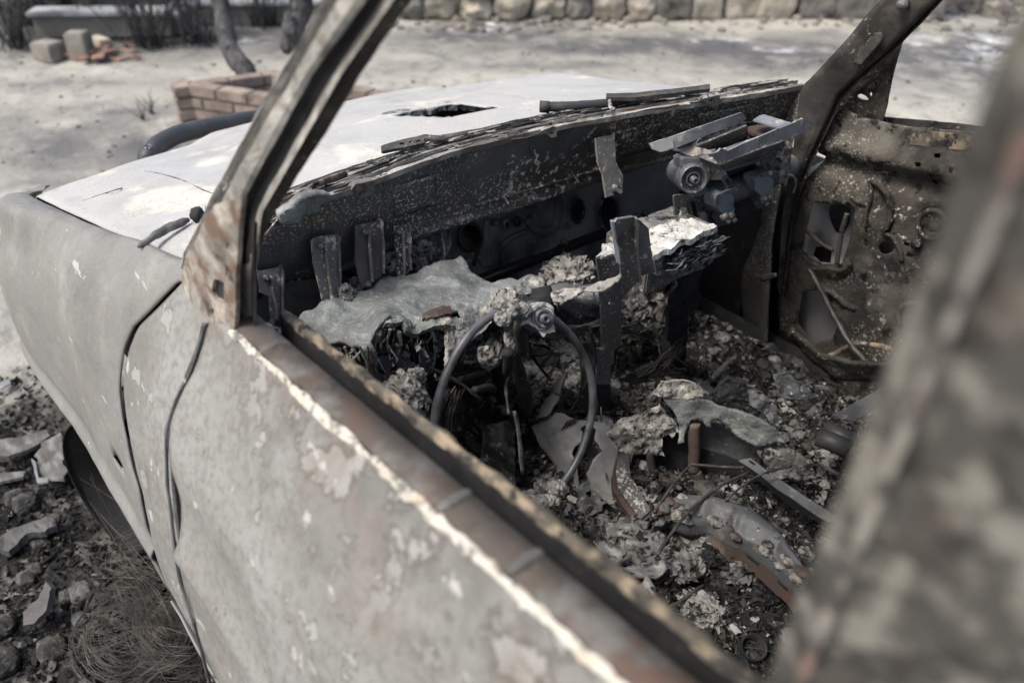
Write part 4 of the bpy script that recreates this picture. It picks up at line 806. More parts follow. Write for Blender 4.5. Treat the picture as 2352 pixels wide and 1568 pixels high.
patch('link_bar', ZC([(1410, 690), (1560, 660), (1900, 600), (2050, 570), (2330, 500), (2330, 515), (2050, 590), (1850, 640), (1840, 680), (1790, 690), (1785, 650), (1700, 655), (1695, 690), (1640, 690), (1560, 690)]), S('z', 1.118), M['pillardark'], lk, step=6, thick=.004, amp=.001)
patch('link_bar', ZC([(640, 1030), (1000, 900), (1200, 830), (1500, 750), (1560, 740), (1560, 760), (1200, 850), (900, 960), (660, 1060)]), S('z', 1.108), M['pillar'], lk, step=6, thick=.004, amp=.001)
L = np.array([PT(*q) for q in [(725, 430, 'z', 1.108), (745, 421, 'z', 1.108), (770, 411, 'z', 1.108), (790, 404, 'z', 1.108)]]); ax_ = spline(L, 150); tt = np.linspace(0, 16*6.283, 150)
tube('coil_spring', ax_+np.stack([0*tt, np.cos(tt)*.008, np.sin(tt)*.008], -1), .0022, M['innerrail'], cow, 5)
tube('spring_rod', L+[.0, 0, -.002], .006, M['black'], cow, 8)
# tabs hanging from the edge
def tab(P, hole=None, mt='pillar', th=.004):
    patch('tab', P, lambda u, v: cs(u, v)+np.array([-.006, 0, 0]), M[mt], panel, step=5, thick=th, holes=[hole] if hole else (), amp=.0015, ns=40, jag=.8)
tab(ZC([(680, 1190), (720, 1130), (890, 1090), (930, 1220), (780, 1268), (720, 1235)]), None, 'ashgrey', .012)
tab(Z2([(1335, 765), (1400, 740), (1430, 745), (1428, 800), (1395, 806), (1370, 785), (1350, 775)]), Z2([(1385, 765), (1405, 765), (1410, 785), (1392, 790)]))
tab(ZA([(960, 130), (1000, 95), (1150, 60), (1160, 150), (1180, 160), (1090, 188), (1050, 170), (1020, 130)]), None, 'ash', .01)
tab(ZA([(1590, 30), (1690, 15), (1722, 45), (1718, 100), (1690, 108), (1640, 60)]), ZA([(1655, 55), (1690, 55), (1695, 88), (1668, 84)]))
# melted glass draped on the left end of the cowl
tag(patch('melted_glass', ZC([(60, 1340), (150, 1240), (260, 1212), (400, 1218), (470, 1262), (400, 1290), (360, 1300), (330, 1400), (290, 1425), (240, 1405), (160, 1420), (140, 1470), (60, 1500), (-50, 1490), (-60, 1420)]), lambda u, v: cs(u, v)+np.array([-.022, .0, .004]), M['melt'], None, True, step=6, thick=.014, amp=.008, ns=16, jag=1, o=4), 'small grey melted glass blob draped on the left end of the windscreen edge', 'glass')
# --- lower firewall
lw = S('x', .47)
ow = [(560, 560), (700, 520), (1100, 440), (1500, 340), (1640, 330), (1640, 900), (1400, 960), (560, 960)]
holes = [Z5(ell(1690, 215, 82, 98)), Z2(ell(1745, 1250, 52, 105)), Z2(ell(1562, 1240, 32, 66)), Z2(ell(1145, 1322, 16, 24, 10))]
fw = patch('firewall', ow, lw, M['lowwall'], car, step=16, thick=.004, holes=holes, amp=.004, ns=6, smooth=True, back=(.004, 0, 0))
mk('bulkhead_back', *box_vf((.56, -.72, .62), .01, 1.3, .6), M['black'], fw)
for (c, r, mt) in ((Z5([(1690, 215)])[0], (27, 32), 'pillardark'), (Z2([(1745, 1250)])[0], (21.5, 42), 'innerrail'), (Z2([(1562, 1240)])[0], (13.5, 27), 'pillardark'), (Z2([(1145, 1322)])[0], (7, 10.5), 'pillar')):
    circ(c[0], c[1], r[0], r[1], S('x', .456), .0045, M[mt], 'hole_lip', fw, (0, 0, 0))
circ(*Z2([(1200, 1300)])[0], 7, 9, lw, .004, M['pillardark'], 'hole_lip', fw, (-.004, 0, 0))
lw2 = S('x', .464)
for P in (Z2([(1050, 1240), (1230, 1190), (1240, 1215), (1225, 1250), (1080, 1290), (1050, 1285)]), Z2([(1110, 1440), (1170, 1390), (1260, 1350), (1265, 1375), (1180, 1410), (1140, 1450), (1140, 1568), (1110, 1568)]), Z2([(1300, 1420), (1420, 1390), (1440, 1420), (1440, 1568), (1300, 1568)]), Z2([(960, 1500), (1005, 1450), (1020, 1300), (1045, 1290), (1060, 1568), (1000, 1568)])):
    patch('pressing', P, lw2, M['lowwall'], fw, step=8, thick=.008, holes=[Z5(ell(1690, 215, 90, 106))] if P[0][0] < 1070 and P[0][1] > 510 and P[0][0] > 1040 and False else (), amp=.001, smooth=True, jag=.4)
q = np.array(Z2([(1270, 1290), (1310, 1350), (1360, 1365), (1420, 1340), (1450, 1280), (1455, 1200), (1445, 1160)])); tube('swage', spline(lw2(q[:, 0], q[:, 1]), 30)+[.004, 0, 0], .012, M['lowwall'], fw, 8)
for x, y in Z2([(1500, 1330), (1480, 1420), (1960, 1255), (1915, 1270), (1080, 1300), (1500, 1010), (1525, 1030), (1110, 1140), (2060, 1245)]) + Z5([(1870, 110), (1480, 350)]):
    p = lw2(np.array([x]), np.array([y]))[0]; tube('bolt', [p+[.004, 0, 0], p+[-.004, 0, 0], p+[-.004, 0, 0], p+[-.014, 0, .0]], [.008, .008, .0045, .004], M['bracket'], fw, 8)
# studs sticking out of the panel
for x, y in Z2([(1525, 1010), (1115, 1135)]):
    p = cs(np.array([x]), np.array([y]))[0]; tube('stud', [p, p+[-.03, .004, -.014]], .0022, M['bracket'], panel, 6)
# wires through the round hole
for k in range(7):
    p = PT(*Z5([(1670+random.uniform(-30, 40), 180)])[0], 'x', .49); e = PT(*Z5([(1725+random.uniform(-14, 14), 330+random.uniform(0, 130))])[0], 'x', .40)
    tube('loom', spline([p, (p+e)/2+np.array([-.03, 0, .02]), e], 12), .0025, M['black'], fw, 5)
# --- hanging brackets
def brk(P, x0, mt='bracket', th=.004, holes=(), par=panel, nm='hanger_bracket', x1=None, amp=.0012, step=7):
    if x0 is None:
        P_ = np.array(P); a = P_[P_[:, 1].argmin()]; x0 = cs(a[:1], a[1:])[0][0]-.014; x1 = x0-.03 if x1 is None else x0+x1
    if x1 is None: f = S('x', x0)
    else:
        P_ = np.array(P); a = P_[P_[:, 1].argmin()]; b = P_[P_[:, 1].argmax()]; c = P_[P_[:, 0].argmax()]
        k = (c[1]-a[1])/(b[1]-a[1]); f = SI([(*a, 'x', x0), (*b, 'x', x1), (c[0]+1, c[1], 'x', x0+(x1-x0)*k), (c[0]-40, c[1], 'x', x0+(x1-x0)*k)])
    return patch(nm, P, f, M[mt], par, step=step, thick=th, holes=holes, amp=amp, ns=20, jag=.3)
brk(Z5([(850, 130), (1030, 90), (1042, 300), (1040, 500), (900, 590), (872, 500), (850, 400)]), None, mt='firewall')
brk(Z5([(525, 235), (560, 215), (690, 193), (712, 205), (718, 420), (732, 650), (690, 690), (615, 720), (580, 560), (540, 400)]), None)
brk(Z5([(130, 470), (300, 430), (295, 830), (230, 842), (215, 650), (150, 620)]), None)
brk(Z5([(1130, 130), (1240, 122), (1235, 300), (1242, 500), (1165, 492), (1150, 300)]), None, holes=[Z5([(1185, 380), (1205, 372), (1210, 392), (1190, 402)])], mt='firewall')
brk(Z5([(1400, 130), (1520, 92), (1530, 280), (1475, 310), (1500, 400), (1440, 440), (1420, 300), (1380, 190)]), .41, x1=.36, holes=[Z5([(1450, 265), (1485, 258), (1488, 270), (1465, 285), (1455, 300), (1450, 290)])], mt='motor')
brk(Z5([(1655, 345), (1710, 335), (1712, 470), (1690, 470), (1660, 400)]), .43)
brk(Z5([(740, 430), (800, 415), (900, 610), (850, 640)]), .40, mt='black')
for o_ in [o for o in panel.children if o.name.startswith('hanger_bracket')][:5]:
    W_ = np.array([v.co[:] for v in o_.data.vertices])+BASE[o_.name]; zt, zb_ = W_[:, 2].max(), W_[:, 2].min(); L_ = []
    for f_ in (.88, .6, .3, .06):
        z_ = zb_+(zt-zb_)*f_; q_ = W_[np.abs(W_[:, 2]-z_) < .012]
        if len(q_): L_.append([q_[:, 0].min()-.0005, (q_[:, 1].max()+q_[:, 1].min())/2, z_])
    if len(L_) > 2:
        tube('pressed_rib', spline(np.array(L_), 16), .0035, M['bracket'], o_, 8, .2, 40)
        for k_ in (0, -1):
            c_ = np.array(L_[k_])+[0, .010, 0]; tube('bolt', [c_+[.003, 0, 0], c_+[-.004, 0, 0], c_+[-.004, 0, 0], c_+[-.009, 0, 0]], [.006, .006, .003, .003], M['motor'], o_, 8)
        e_ = []
        for z_ in np.linspace(zb_+.004, zt-.004, 14):
            q_ = W_[np.abs(W_[:, 2]-z_) < .012]
            if len(q_): k_ = q_[:, 1].argmin(); e_.append(q_[k_])
        e_ = np.array(e_)
        if len(e_) > 3: loft('folded_edge', [e_+[-.001, 0, 0], e_+[-.006, -.002, 0], e_+[-.006, -.004, 0], e_+[.012, -.004, 0]], M['bracket'], o_, 14, .002, .0015, 40)
p = brk(Z2([(1670, 812), (1780, 790), (1786, 950), (1828, 1030), (1824, 1130), (1730, 1160), (1712, 1030), (1682, 950)]), None, x1=-.05, mt='bracket', th=.005)
for q in (-.010, .010): pass
c = np.array([v.co[:] for v in p.data.vertices]); c = c[np.argmin(((proj(c+BASE[p.name])-np.array(Z2([(1778, 1105)])[0]))**2).sum(1))]+BASE[p.name]; tube('bolt', [c+[.01, 0, 0], c+[-.006, 0, 0], c+[-.006, 0, 0], c+[-.022, 0, -.002]], [.011, .011, .006, .005], M['motor'], p, 10)
# --- right kick panel and right windscreen pillar
rp0 = Z3([(905, 1700), (920, 1500), (930, 1300), (960, 1080), (1000, 850), (1020, 700), (1036, 560), (1062, 495), (1230, 320), (1380, 150), (1510, -10), (1600, -120)])
rpa = Z3([(915, 1720), (935, 1500), (955, 1300), (985, 1100), (1050, 930), (1110, 780), (1130, 640), (1160, 560), (1310, 400), (1470, 215), (1640, 10), (1740, -120)])
rp1 = Z3([(925, 1740), (945, 1520), (965, 1320), (1010, 1120), (1085, 930), (1180, 740), (1260, 560), (1370, 455), (1590, 262), (1700, 150), (1840, 0), (1950, -120)])
rp2 = Z3([(940, 1740), (965, 1540), (985, 1340), (1035, 1150), (1105, 960), (1200, 770), (1280, 590), (1385, 475), (1605, 285), (1720, 165), (1870, 5), (1980, -120)])
def ry(P, y, dy=0): q = np.array(P); return S('y', y)(q[:, 0], q[:, 1])
RL = up_to_roof([ry(rp0, -1.375), ry(rp0, -1.36), ry(rpa, -1.372), ry(rp1, -1.385), ry(rp1, -1.40), ry(rp2, -1.395), ry(rp2, -1.43)]); RTOP = RL[2][-1]
fr = loft('windscreen_pillar', RL, [M['pillardark']], car, 70, .003, .003, 14, True, 3)
fr['label'] = 'sooty right windscreen pillar, farthest from the camera'
for q in Z3([(1490, 240), (1385, 362), (1300, 315), (1520, 80), (1450, 130)]):
    c = PT(*q, 'y', -1.371); tube('dark_hole_disc', [c+[0, .0015, 0], c+[0, .0, 0]], .006, M['black'], fr, 10)  # flat black discs on the pillar stand in for dark open holes
c = PT(*Z3([(1650, 25)])[0], 'y', -1.37); tube('bolt', [c, c+[0, .015, 0]], .011, M['bracket'], fr, 8)
q = np.array(Z3([(1340, 380), (1400, 270), (1470, 195), (1510, 190), (1525, 215), (1500, 260), (1440, 330), (1395, 380)])); 
mpress = patch('pressing', [tuple(a) for a in q], S('y', -1.362), M['pillardark'], fr, step=6, thick=.004, amp=.001, smooth=True)
kick = patch('kick_panel', [(1520, 330), (1600, 300), (1840, 215), (1836, 260), (1815, 345), (1795, 430), (1772, 560), (1765, 650), (1762, 790), (1640, 900), (1500, 900)], SI([(1640, 500, 'x', .47), (1640, 800, 'x', .44), (1520, 600, 'x', .47), (1840, 230, 'y', -1.385), (1765, 600, 'y', -1.385), (1762, 780, 'y', -1.385), (1800, 420, 'y', -1.385)]), M['firewall'], car, step=14, thick=.004, amp=.004, ns=8, smooth=True, holes=[Z3([(650, 1190), (790, 1170), (795, 1290), (760, 1310), (690, 1290), (655, 1260)])])
ks = SI([(1640, 500, 'x', .465), (1640, 800, 'x', .435), (1520, 600, 'x', .465), (1840, 230, 'y', -1.38), (1765, 600, 'y', -1.38), (1762, 780, 'y', -1.38), (1800, 420, 'y', -1.38)])
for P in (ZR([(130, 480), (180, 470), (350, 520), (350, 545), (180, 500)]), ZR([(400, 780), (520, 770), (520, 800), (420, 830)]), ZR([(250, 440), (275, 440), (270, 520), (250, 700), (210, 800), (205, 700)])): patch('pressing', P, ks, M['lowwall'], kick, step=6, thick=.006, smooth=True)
mk('outer_wing', *box_vf((.55, -1.47, .6), .7, .02, .6), M['black'], kick)
# --- right door
dsf = SI([(1900, 330, 'y', -1.425), (2352, 340, 'y', -1.425), (2700, 900, 'y', -1.40), (1800, 760, 'y', -1.42), (2100, 600, 'y', -1.425), (2000, 900, 'y', -1.40)])
def dsurf(u, v):
    P = dsf(u, v); z = P[:, 2]; x = P[:, 0]
    rel = .016*np.exp(-((z-1.035+.09*x)/.022)**2)+.012*np.clip((1.0-z)/.03, 0, 1)*0-.018*np.exp(-((z-.985+.09*x)/.02)**2)+.012*np.sin(x*21+z*7)*np.exp(-((z-.72)/.12)**2)
    c = PT(*ZR([(1690, 410)])[0], 'y', -1.425); r2 = ((P-c)**2).sum(1); rel -= .03*np.exp(-r2/.035**2)
    P[:, 1] += rel+fbm(P*9, 3)*.006; return P
oin = Z3([(1190, 690), (1290, 640), (1400, 690), (1520, 715), (1640, 745), (1740, 752), (2235, 792)])+[(2352, 342), (2700, 372), (2700, 1050), (2080, 1030), (1960, 905), (1880, 850), (1810, 770)]+ZR([(560, 1200), (540, 1000), (600, 720), (620, 500), (680, 250), (760, 80), (880, -80)])+Z3([(1140, 900), (1180, 800)])
dh = [ZR([(800, 255), (1075, 265), (1110, 290), (1090, 420), (1040, 590), (990, 715), (745, 725), (718, 650), (760, 430)]), ZR([(705, 915), (850, 905), (930, 1010), (1010, 1130), (950, 1250), (800, 1290), (690, 1150)]), ZR(ell(1340, 585, 58, 45, 18)), Z3(ell(1448, 970, 22, 24, 14))]
for (a, b, ww, hh_) in [(1850, 912, 20, 13), (1748, 958, 18, 15), (1825, 1028, 18, 12), (1575, 945, 14, 10), (1945, 990, 13, 16), (1895, 1085, 30, 22), (1825, 1070, 18, 20), (1260, 935, 12, 10), (1140, 950, 10, 10), (1510, 1115, 15, 22)]:
    dh.append(Z3([(a-ww, b-hh_), (a+ww*.9, b-hh_*.8), (a+ww, b+hh_), (a-ww*.8, b+hh_*.9)]))
for (a, b, ww, hh_) in [(1490, 560, 30, 20), (1510, 640, 35, 18), (1180, 560, 16, 26), (1080, 800, 14, 40), (1170, 800, 45, 34)]: dh.append(ZR([(a-ww, b), (a-ww*.3, b-hh_), (a+ww, b-hh_*.3), (a+ww*.4, b+hh_)]))
rd = patch('door', oin, dsurf, M['doorin'], car, step=9, thick=.003, holes=dh, amp=.002, ns=40, smooth=True, jag=.5, back=(0, -.003, 0))
bd_ = np.array([v.co[:] for v in rd.data.vertices])+BASE[rd.name]; attr(rd, 'belt', np.clip(1.15-(1.10-.09*bd_[:, 0]-bd_[:, 2])/.24, 0, 1)*np.clip(1.2-(.05+bd_[:, 0])*4, .3, 1))  # paler tan toward the belt paints in daylight on the upper door
rd['label'] = 'sooty inside of the right front door, full of holes'
xs2 = np.linspace(.12, -.9, 30)
so_ = patch('outer_skin', [(1790, 420), (2060, 285), (2352, 316), (2800, 350), (2800, 1150), (1790, 1150)], S('y', -1.50), M['skin_in'], rd, step=40, thick=.003, amp=.004, ns=5, smooth=True, holes=[ZR([(920, 280), (1010, 255), (1080, 300), (1075, 400), (1020, 500), (960, 470), (925, 400), (910, 330)]), ZR([(820, 580), (900, 570), (940, 620), (930, 700), (850, 690), (800, 640)])])
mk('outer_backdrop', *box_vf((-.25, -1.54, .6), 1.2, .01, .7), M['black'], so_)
q = np.array(Z3([(1505, 695), (1740, 716), (2000, 742), (2240, 770), (2500, 800), (2900, 845)])); oe = S('y', -1.495)(q[:, 0], q[:, 1]); q2 = np.array(Z3([(1500, 735), (1740, 768), (2000, 792), (2240, 815), (2500, 850), (2900, 900)])); ie = S('y', -1.43)(q2[:, 0], q2[:, 1])
loft('belt_shelf', [oe+[0, -.004, -.06], oe+[0, -.003, .004], oe+[0, .006, .004], oe+[0, .008, -.016], oe+[0, .016, -.016], ie+[0, -.01, .004], ie+[0, .004, .0], ie+[0, .006, -.03]], [M['pillardark'], M['doorin'], M['innerrail']], rd, 60, .003, .004, 30, False, 2, [0, 0, 0, 0, 1, 2, 2])
tri = Z3([(1630, 240), (1570, 470), (1535, 640), (1516, 716), (1440, 735), (1330, 760), (1215, 760), (1200, 660), (1250, 560), (1340, 470), (1480, 350), (1570, 270)])
mt_ = patch('mirror_triangle', tri, S('y', -1.44), M['doorin'], rd, step=6, thick=.006, amp=.003, ns=20, jag=.5, holes=[Z3([(1370, 560), (1395, 552), (1420, 565), (1437, 585), (1420, 592), (1385, 586), (1368, 574)]), Z3(ell(1448, 555, 9, 13, 10)), Z3([(1490, 395), (1498, 393), (1500, 410), (1492, 414)]), Z3([(1365, 612), (1372, 610), (1374, 622), (1366, 624)])])
q = np.array(Z3([(1612, 270), (1575, 470), (1540, 640), (1520, 720)])); q3 = np.array(Z3([(1590, 300), (1555, 480), (1522, 640), (1500, 720)])); loft('window_post', [S('y', -1.47)(q[:, 0], q[:, 1]), S('y', -1.455)(q[:, 0], q[:, 1]), S('y', -1.45)(q3[:, 0], q3[:, 1]), S('y', -1.47)(q3[:, 0], q3[:, 1])], M['pillardark'], mt_, 24, .003, .001, 20)
c = PT(*Z3([(1462, 505)])[0], 'y', -1.44); tube('stud', [c, c+[0, .01, 0], c+[0, .01, 0], c+[0, .018, 0]], [.010, .010, .005, .005], M['pillardark'], mt_, 10)
for P, r in ((ZR([(1095, 200), (1130, 235), (1200, 262), (1215, 275)]), .006), (ZR([(1240, 80), (1330, 150), (1375, 260), (1370, 400), (1330, 470)]), .007), (ZR([(1330, 470), (1400, 510), (1450, 600), (1465, 680)]), .005), (ZR([(1220, 60), (1240, 200), (1200, 330), (1195, 430)]), .005), (ZR([(1450, 1150), (1440, 1060), (1480, 1000), (1560, 990), (1640, 1010)]), .006), (ZR([(820, 740), (920, 735), (1030, 745), (1090, 700)]), .006), (ZR([(840, 860), (960, 920), (1060, 1000), (1130, 1030)]), .009), (ZR([(1060, 330), (1020, 480), (985, 700)]), .006), (ZR([(760, 450), (860, 540), (960, 600)]), .005), (ZR([(740, 610), (800, 660), (870, 700)]), .004)):
    q = np.array(P); tube('pressed_rib', spline(dsf(q[:, 0], q[:, 1])+[0, .006, 0], 30), r, M['doorin'], rd, 8, .3, 40)
circ(*ZR([(1690, 410)])[0], 33, 33, dsf, .006, M['doorin'], 'speaker_lip', rd, (0, .006, 0))
for q in ZR([(1565, 555), (1640, 700), (1700, 430)]): c = PT(*q, 'y', -1.42); tube('boss', [c, c+[0, .012, 0]], [.013, .009], M['doorin'], rd, 12)
# sill plate and loose trim at the foot of the door
patch('sill_plate', ZR([(640, 1190), (760, 1300), (860, 1390), (1050, 1430), (1180, 1440), (1400, 1460), (1400, 1600), (1020, 1560), (900, 1510), (800, 1440), (700, 1320), (630, 1240)]), SI([(1850, 830, 'y', -1.36), (2000, 900, 'y', -1.36), (2100, 960, 'z', .44), (1900, 880, 'z', .47)]), M['pillardark'], car, step=8, thick=.01, amp=.005, ns=14, smooth=True, jag=1)
q = ZR([(860, 1390), (960, 1370), (1080, 1300), (1200, 1290), (1300, 1310), (1400, 1345)]); tube('trim_edge', spline([PT(*p, 'y', -1.36) for p in q], 30), .006, M['innerrail'], car, 8, .5, 40)
strap = tube('door_strap', spline([PT(*p, 'y', yy) for p, yy in zip(ZR([(770, 740), (850, 880), (960, 1090), (1060, 1270), (1180, 1410), (1270, 1470)]), (-1.40, -1.39, -1.38, -1.36, -1.34, -1.32))], 40), .0065, M['wire'], rd, 8, .4, 50)
# --- passenger airbag module
ab_s = S('z', 1.115); ab = patch('airbag_bracket', ZA([(490, 545), (700, 480), (1000, 372), (1390, 240), (1440, 300), (1380, 345), (1040, 470), (720, 600), (590, 635), (520, 600)]), SI([(*ZA([(490, 545)])[0], 'z', 1.120), (*ZA([(1390, 240)])[0], 'z', 1.130), (*ZA([(1440, 300)])[0], 'z', 1.110), (*ZA([(590, 635)])[0], 'z', 1.102)]), M['airbag'], car, step=5, thick=.004, amp=.0012, ns=20, holes=[ZA(ell(x, y, 9, 12, 8)) for x, y in [(930, 440), (957, 432), (983, 422), (1008, 412), (1352, 285), (1378, 276)]])
patch('green_scale', ZA([(492, 548), (600, 505), (702, 475), (725, 585), (660, 612), (592, 628), (525, 600)]), SI([(*ZA([(490, 545)])[0], 'z', 1.124), (*ZA([(702, 475)])[0], 'z', 1.127), (*ZA([(590, 635)])[0], 'z', 1.106)]), M['verdigris'], ab, step=5, thick=.002, amp=.001, jag=1)
sfl = SI([(*ZA([(1240, 600)])[0], 'z', 1.118), (*ZA([(1990, 300)])[0], 'z', 1.128), (*ZA([(1180, 750)])[0], 'z', 1.088), (*ZA([(2075, 410)])[0], 'z', 1.096)])
patch('front_flange', ZA([(1090, 645), (1150, 625), (1180, 592), (1230, 600), (1245, 615), (1500, 505), (1760, 395), (1890, 345), (1990, 298), (2035, 310), (2080, 410), (1900, 480), (1500, 640), (1180, 755), (1120, 690)]), sfl, M['airbag'], ab, step=5, thick=.004, amp=.0015, ns=18, holes=[ZA(ell(x, y, 9, 11, 8)) for x, y in [(1180, 722), (1215, 712), (1585, 562), (1620, 552), (1650, 540), (1680, 527), (2000, 405)]])
patch('end_plate', ZA([(705, 598), (760, 560), (845, 545), (960, 580), (1090, 612), (1088, 640), (1020, 655), (930, 668), (850, 655), (780, 612)]), SI([(*ZA([(720, 595)])[0], 'z', 1.104), (*ZA([(845, 545)])[0], 'z', 1.098), (*ZA([(1085, 640)])[0], 'z', 1.100), (*ZA([(930, 665)])[0], 'z', 1.080)]), M['pillar'], ab, step=5, thick=.004, amp=.001)
patch('end_plate', ZA([(1500, 312), (1560, 275), (1610, 262), (1720, 295), (1870, 335), (1830, 352), (1760, 380), (1640, 345)]), S('z', 1.122), M['airbag'], ab, step=5, thick=.004, amp=.001)
sw = SI([(*ZA([(1000, 570)])[0], 'z', 1.100), (*ZA([(1440, 400)])[0], 'z', 1.105), (*ZA([(1100, 610)])[0], 'z', 1.060), (*ZA([(1440, 500)])[0], 'z', 1.070)])
patch('divider', ZA([(950, 570), (1150, 492), (1440, 370), (1440, 470), (1250, 600), (1100, 610), (1040, 590)]), sw, M['bracket'], ab, step=6, thick=.004, amp=.001)
mk('tray_floor', *patch_vf(ZA([(720, 600), (1390, 330), (1760, 380), (1890, 350), (1240, 610), (1090, 640)]), S('z', 1.04), 8, .003), M['black'], ab, False)
patch('rear_wall', ZA([(740, 600), (1040, 475), (1390, 345), (1500, 340), (1500, 420), (1040, 560), (860, 620)]), SI([(*ZA([(740, 600)])[0], 'z', 1.100), (*ZA([(1390, 345)])[0], 'z', 1.105), (*ZA([(1040, 560)])[0], 'z', 1.050)]), M['black'], ab, step=8, thick=.003)
for k in range(6):
    a = ZA([(925+86*k, 562-33*k)])[0]; c = PT(*a, 'z', 1.092); d = PT(*ZA([(1011, 522)])[0], 'z', 1.092)-PT(*ZA([(925, 555)])[0], 'z', 1.092); d /= np.linalg.norm(d); th = np.linspace(-.1, 3.3, 16)
    loft('coil_loop', [c+np.cos(th)[:, None]*d*.0105+np.sin(th)[:, None]*np.array([0, 0, .015])+np.array([-.006*e, -.008*e, 0]) for e in (0, 1)], M['pillar'], ab, 16, .0022)
patch('rust_plate', ZA([(1445, 385), (1540, 355), (1640, 362), (1760, 392), (1690, 440), (1600, 490), (1560, 470), (1450, 430)]), S('z', 1.092), M['rust'], ab, step=6, thick=.006, amp=.004, jag=2)
patch('rust_plate', ZA([(1450, 440), (1560, 470), (1600, 498), (1540, 520), (1450, 490)]), S('z', 1.075), M['rust'], ab, step=6, thick=.006, amp=.004, jag=2)
fa = SI([(*ZA([(1180, 760)])[0], 'z', 1.084), (*ZA([(2075, 415)])[0], 'z', 1.092), (*ZA([(1180, 830)])[0], 'z', 1.045), (*ZA([(1790, 545)])[0], 'z', 1.085)])
patch('canister_face', ZA([(1165, 752), (1800, 520), (1790, 560), (1720, 640), (1690, 660), (1200, 838), (1165, 800)]), fa, M['bracket'], ab, step=6, thick=.05, amp=.001, back=(.05, .0, -.0))
q = np.array(ZA([(1170, 825), (1450, 740), (1700, 640)])); tube('seam', spline(fa(q[:, 0], q[:, 1]), 20), .004, M['motor'], ab, 6)
md = ZA([(925, 900)])[0]; c = PT(*md, 'x', .06)
n1 = np.array([-.82, .52, .18]); n1 /= np.linalg.norm(n1)
def turned(prof, c, n, mt, name, par, seg=28, sq=1):
    a = np.cross(n, Z_); a /= np.linalg.norm(a); b = np.cross(a, n); V = []; F = []
    for (r, o) in prof: V += [c+n*o+r*(a*math.cos(t)+b*math.sin(t)*sq) for t in np.arange(seg)*2*math.pi/seg]
    k = len(prof)
    for i in range(k-1): F += [[i*seg+j, i*seg+(j+1) % seg, (i+1)*seg+(j+1) % seg, (i+1)*seg+j] for j in range(seg)]
    F.append([(k-1)*seg+j for j in range(seg)]); return mk(name, V, F, mt, par)
dpx = np.linalg.norm(c-CP)/FPX*.92  # metres per picture unit there
bm_ = turned([(36*dpx, -.09), (36*dpx, -.01), (33*dpx, 0), (31*dpx, 0), (28*dpx, -.012), (20*dpx, -.014), (18*dpx, -.006), (15*dpx, -.004), (13*dpx, -.012), (9*dpx, -.012), (8*dpx, .01), (5*dpx, .012), (4.5*dpx, .004), (0, .004)], c, n1, M['motor'], 'blower_motor', car)
patch('motor_case', ZA([(795, 705), (830, 690), (1000, 700), (1080, 760), (1075, 900), (1040, 960), (1060, 1010), (980, 1060), (900, 1060), (810, 1010), (785, 900)]), PL(c-n1*.02, n1), M['motor'], bm_, step=7, thick=.05, amp=.0015, smooth=False)
patch('case_front', ZA([(800, 690), (1090, 640), (1170, 760), (1170, 830), (1210, 900), (1080, 900), (1075, 760), (990, 705)]), SI([(*ZA([(830, 690)])[0], 'x', .115), (*ZA([(1080, 900)])[0], 'x', .06), (*ZA([(1170, 760)])[0], 'x', .043)]), M['bracket'], bm_, step=7, thick=.02, amp=.002)
q = ZA([(1020, 1090), (1150, 1040), (1350, 985), (1600, 880), (1790, 790), (1850, 760)]); cb = tube('dash_beam', spline([PT(*p, 'x', x) for p, x in zip(q, (.085, .08, .075, .07, .075, .085))], 40), .027, M['motor'], car, 18, .05)
for P in ([(1200, 1300), (1310, 1240), (1560, 1120), (1600, 1040), (1440, 980), (1250, 900), (1180, 1000)],): patch('case_rear', ZA([(1180, 850), (1520, 730), (1560, 800), (1440, 920), (1200, 1000), (1120, 930)]), S('x', .10), M['pillardark'], bm_, step=8, thick=.03, amp=.003, smooth=True)
for (a, b) in ((1230, 1110), (1610, 940)):
    o = lambda P: ZA([(a+x, b+y) for x, y in P])
    cl = patch('pipe_clamp', o([(-95, -10), (-85, -60), (-20, -85), (70, -60), (85, -30), (80, 30), (95, 80), (75, 130), (20, 165), (-30, 120), (-95, 60)]), S('x', .036), M['clamp'], cb, step=6, thick=.03, amp=.002, ns=25)
    patch('clamp_arm', o([(-30, -220), (20, -255), (60, -200), (85, -140), (80, -100), (30, -105), (10, -140)]), S('x', .03), M['motor'], cl, step=6, thick=.004, holes=[o([(-5, -205), (22, -225), (50, -190), (68, -130), (30, -125)])])
    patch('clamp_lip', o([(-20, -85), (30, -110), (120, -130), (125, -112), (70, -88), (-15, -60)]), S('x', .024), M['bracket'], cl, step=6, thick=.006)
    for dx, dy in ((-25, 130), (35, 115)): c2 = PT(*o([(dx, dy)])[0], 'x', .034); tube('bolt', [c2, c2+[-.010, 0, -.008], c2+[-.010, 0, -.008], c2+[-.02, 0, -.012]], [.009, .009, .006, .006], M['bracket'], cl, 8)
    patch('clamp_foot', o([(-95, 60), (-30, 120), (20, 165), (0, 230), (-70, 250), (-120, 150)]), S('x', .07), M['motor'], cl, step=8, thick=.004)
patch('end_bracket', ZA([(1800, 600), (1870, 590), (1880, 700), (1830, 820), (1790, 930), (1750, 900), (1730, 800), (1790, 700)]), S('x', .05), M['bracket'], cb, step=6, thick=.006, amp=.003, jag=1)
Bq = MB(); 
for k in range(9): p = PT(*ZA([(1780+random.gauss(0, 25), 640+k*32)])[0], 'x', .045); Bq.add(*lump_vf(p, (.008, .008, .016), 3, .4, 2, seed=k+50))
Bq.build('ash_drips', M['ash'], cb)
tube('hanging_wire', spline([PT(*p, 'x', .04) for p in ZA([(1840, 850), (1880, 860), (1915, 900), (1910, 980), (1895, 1030)])], 20), .003, M['pillar'], cb, 6, .5, 60)
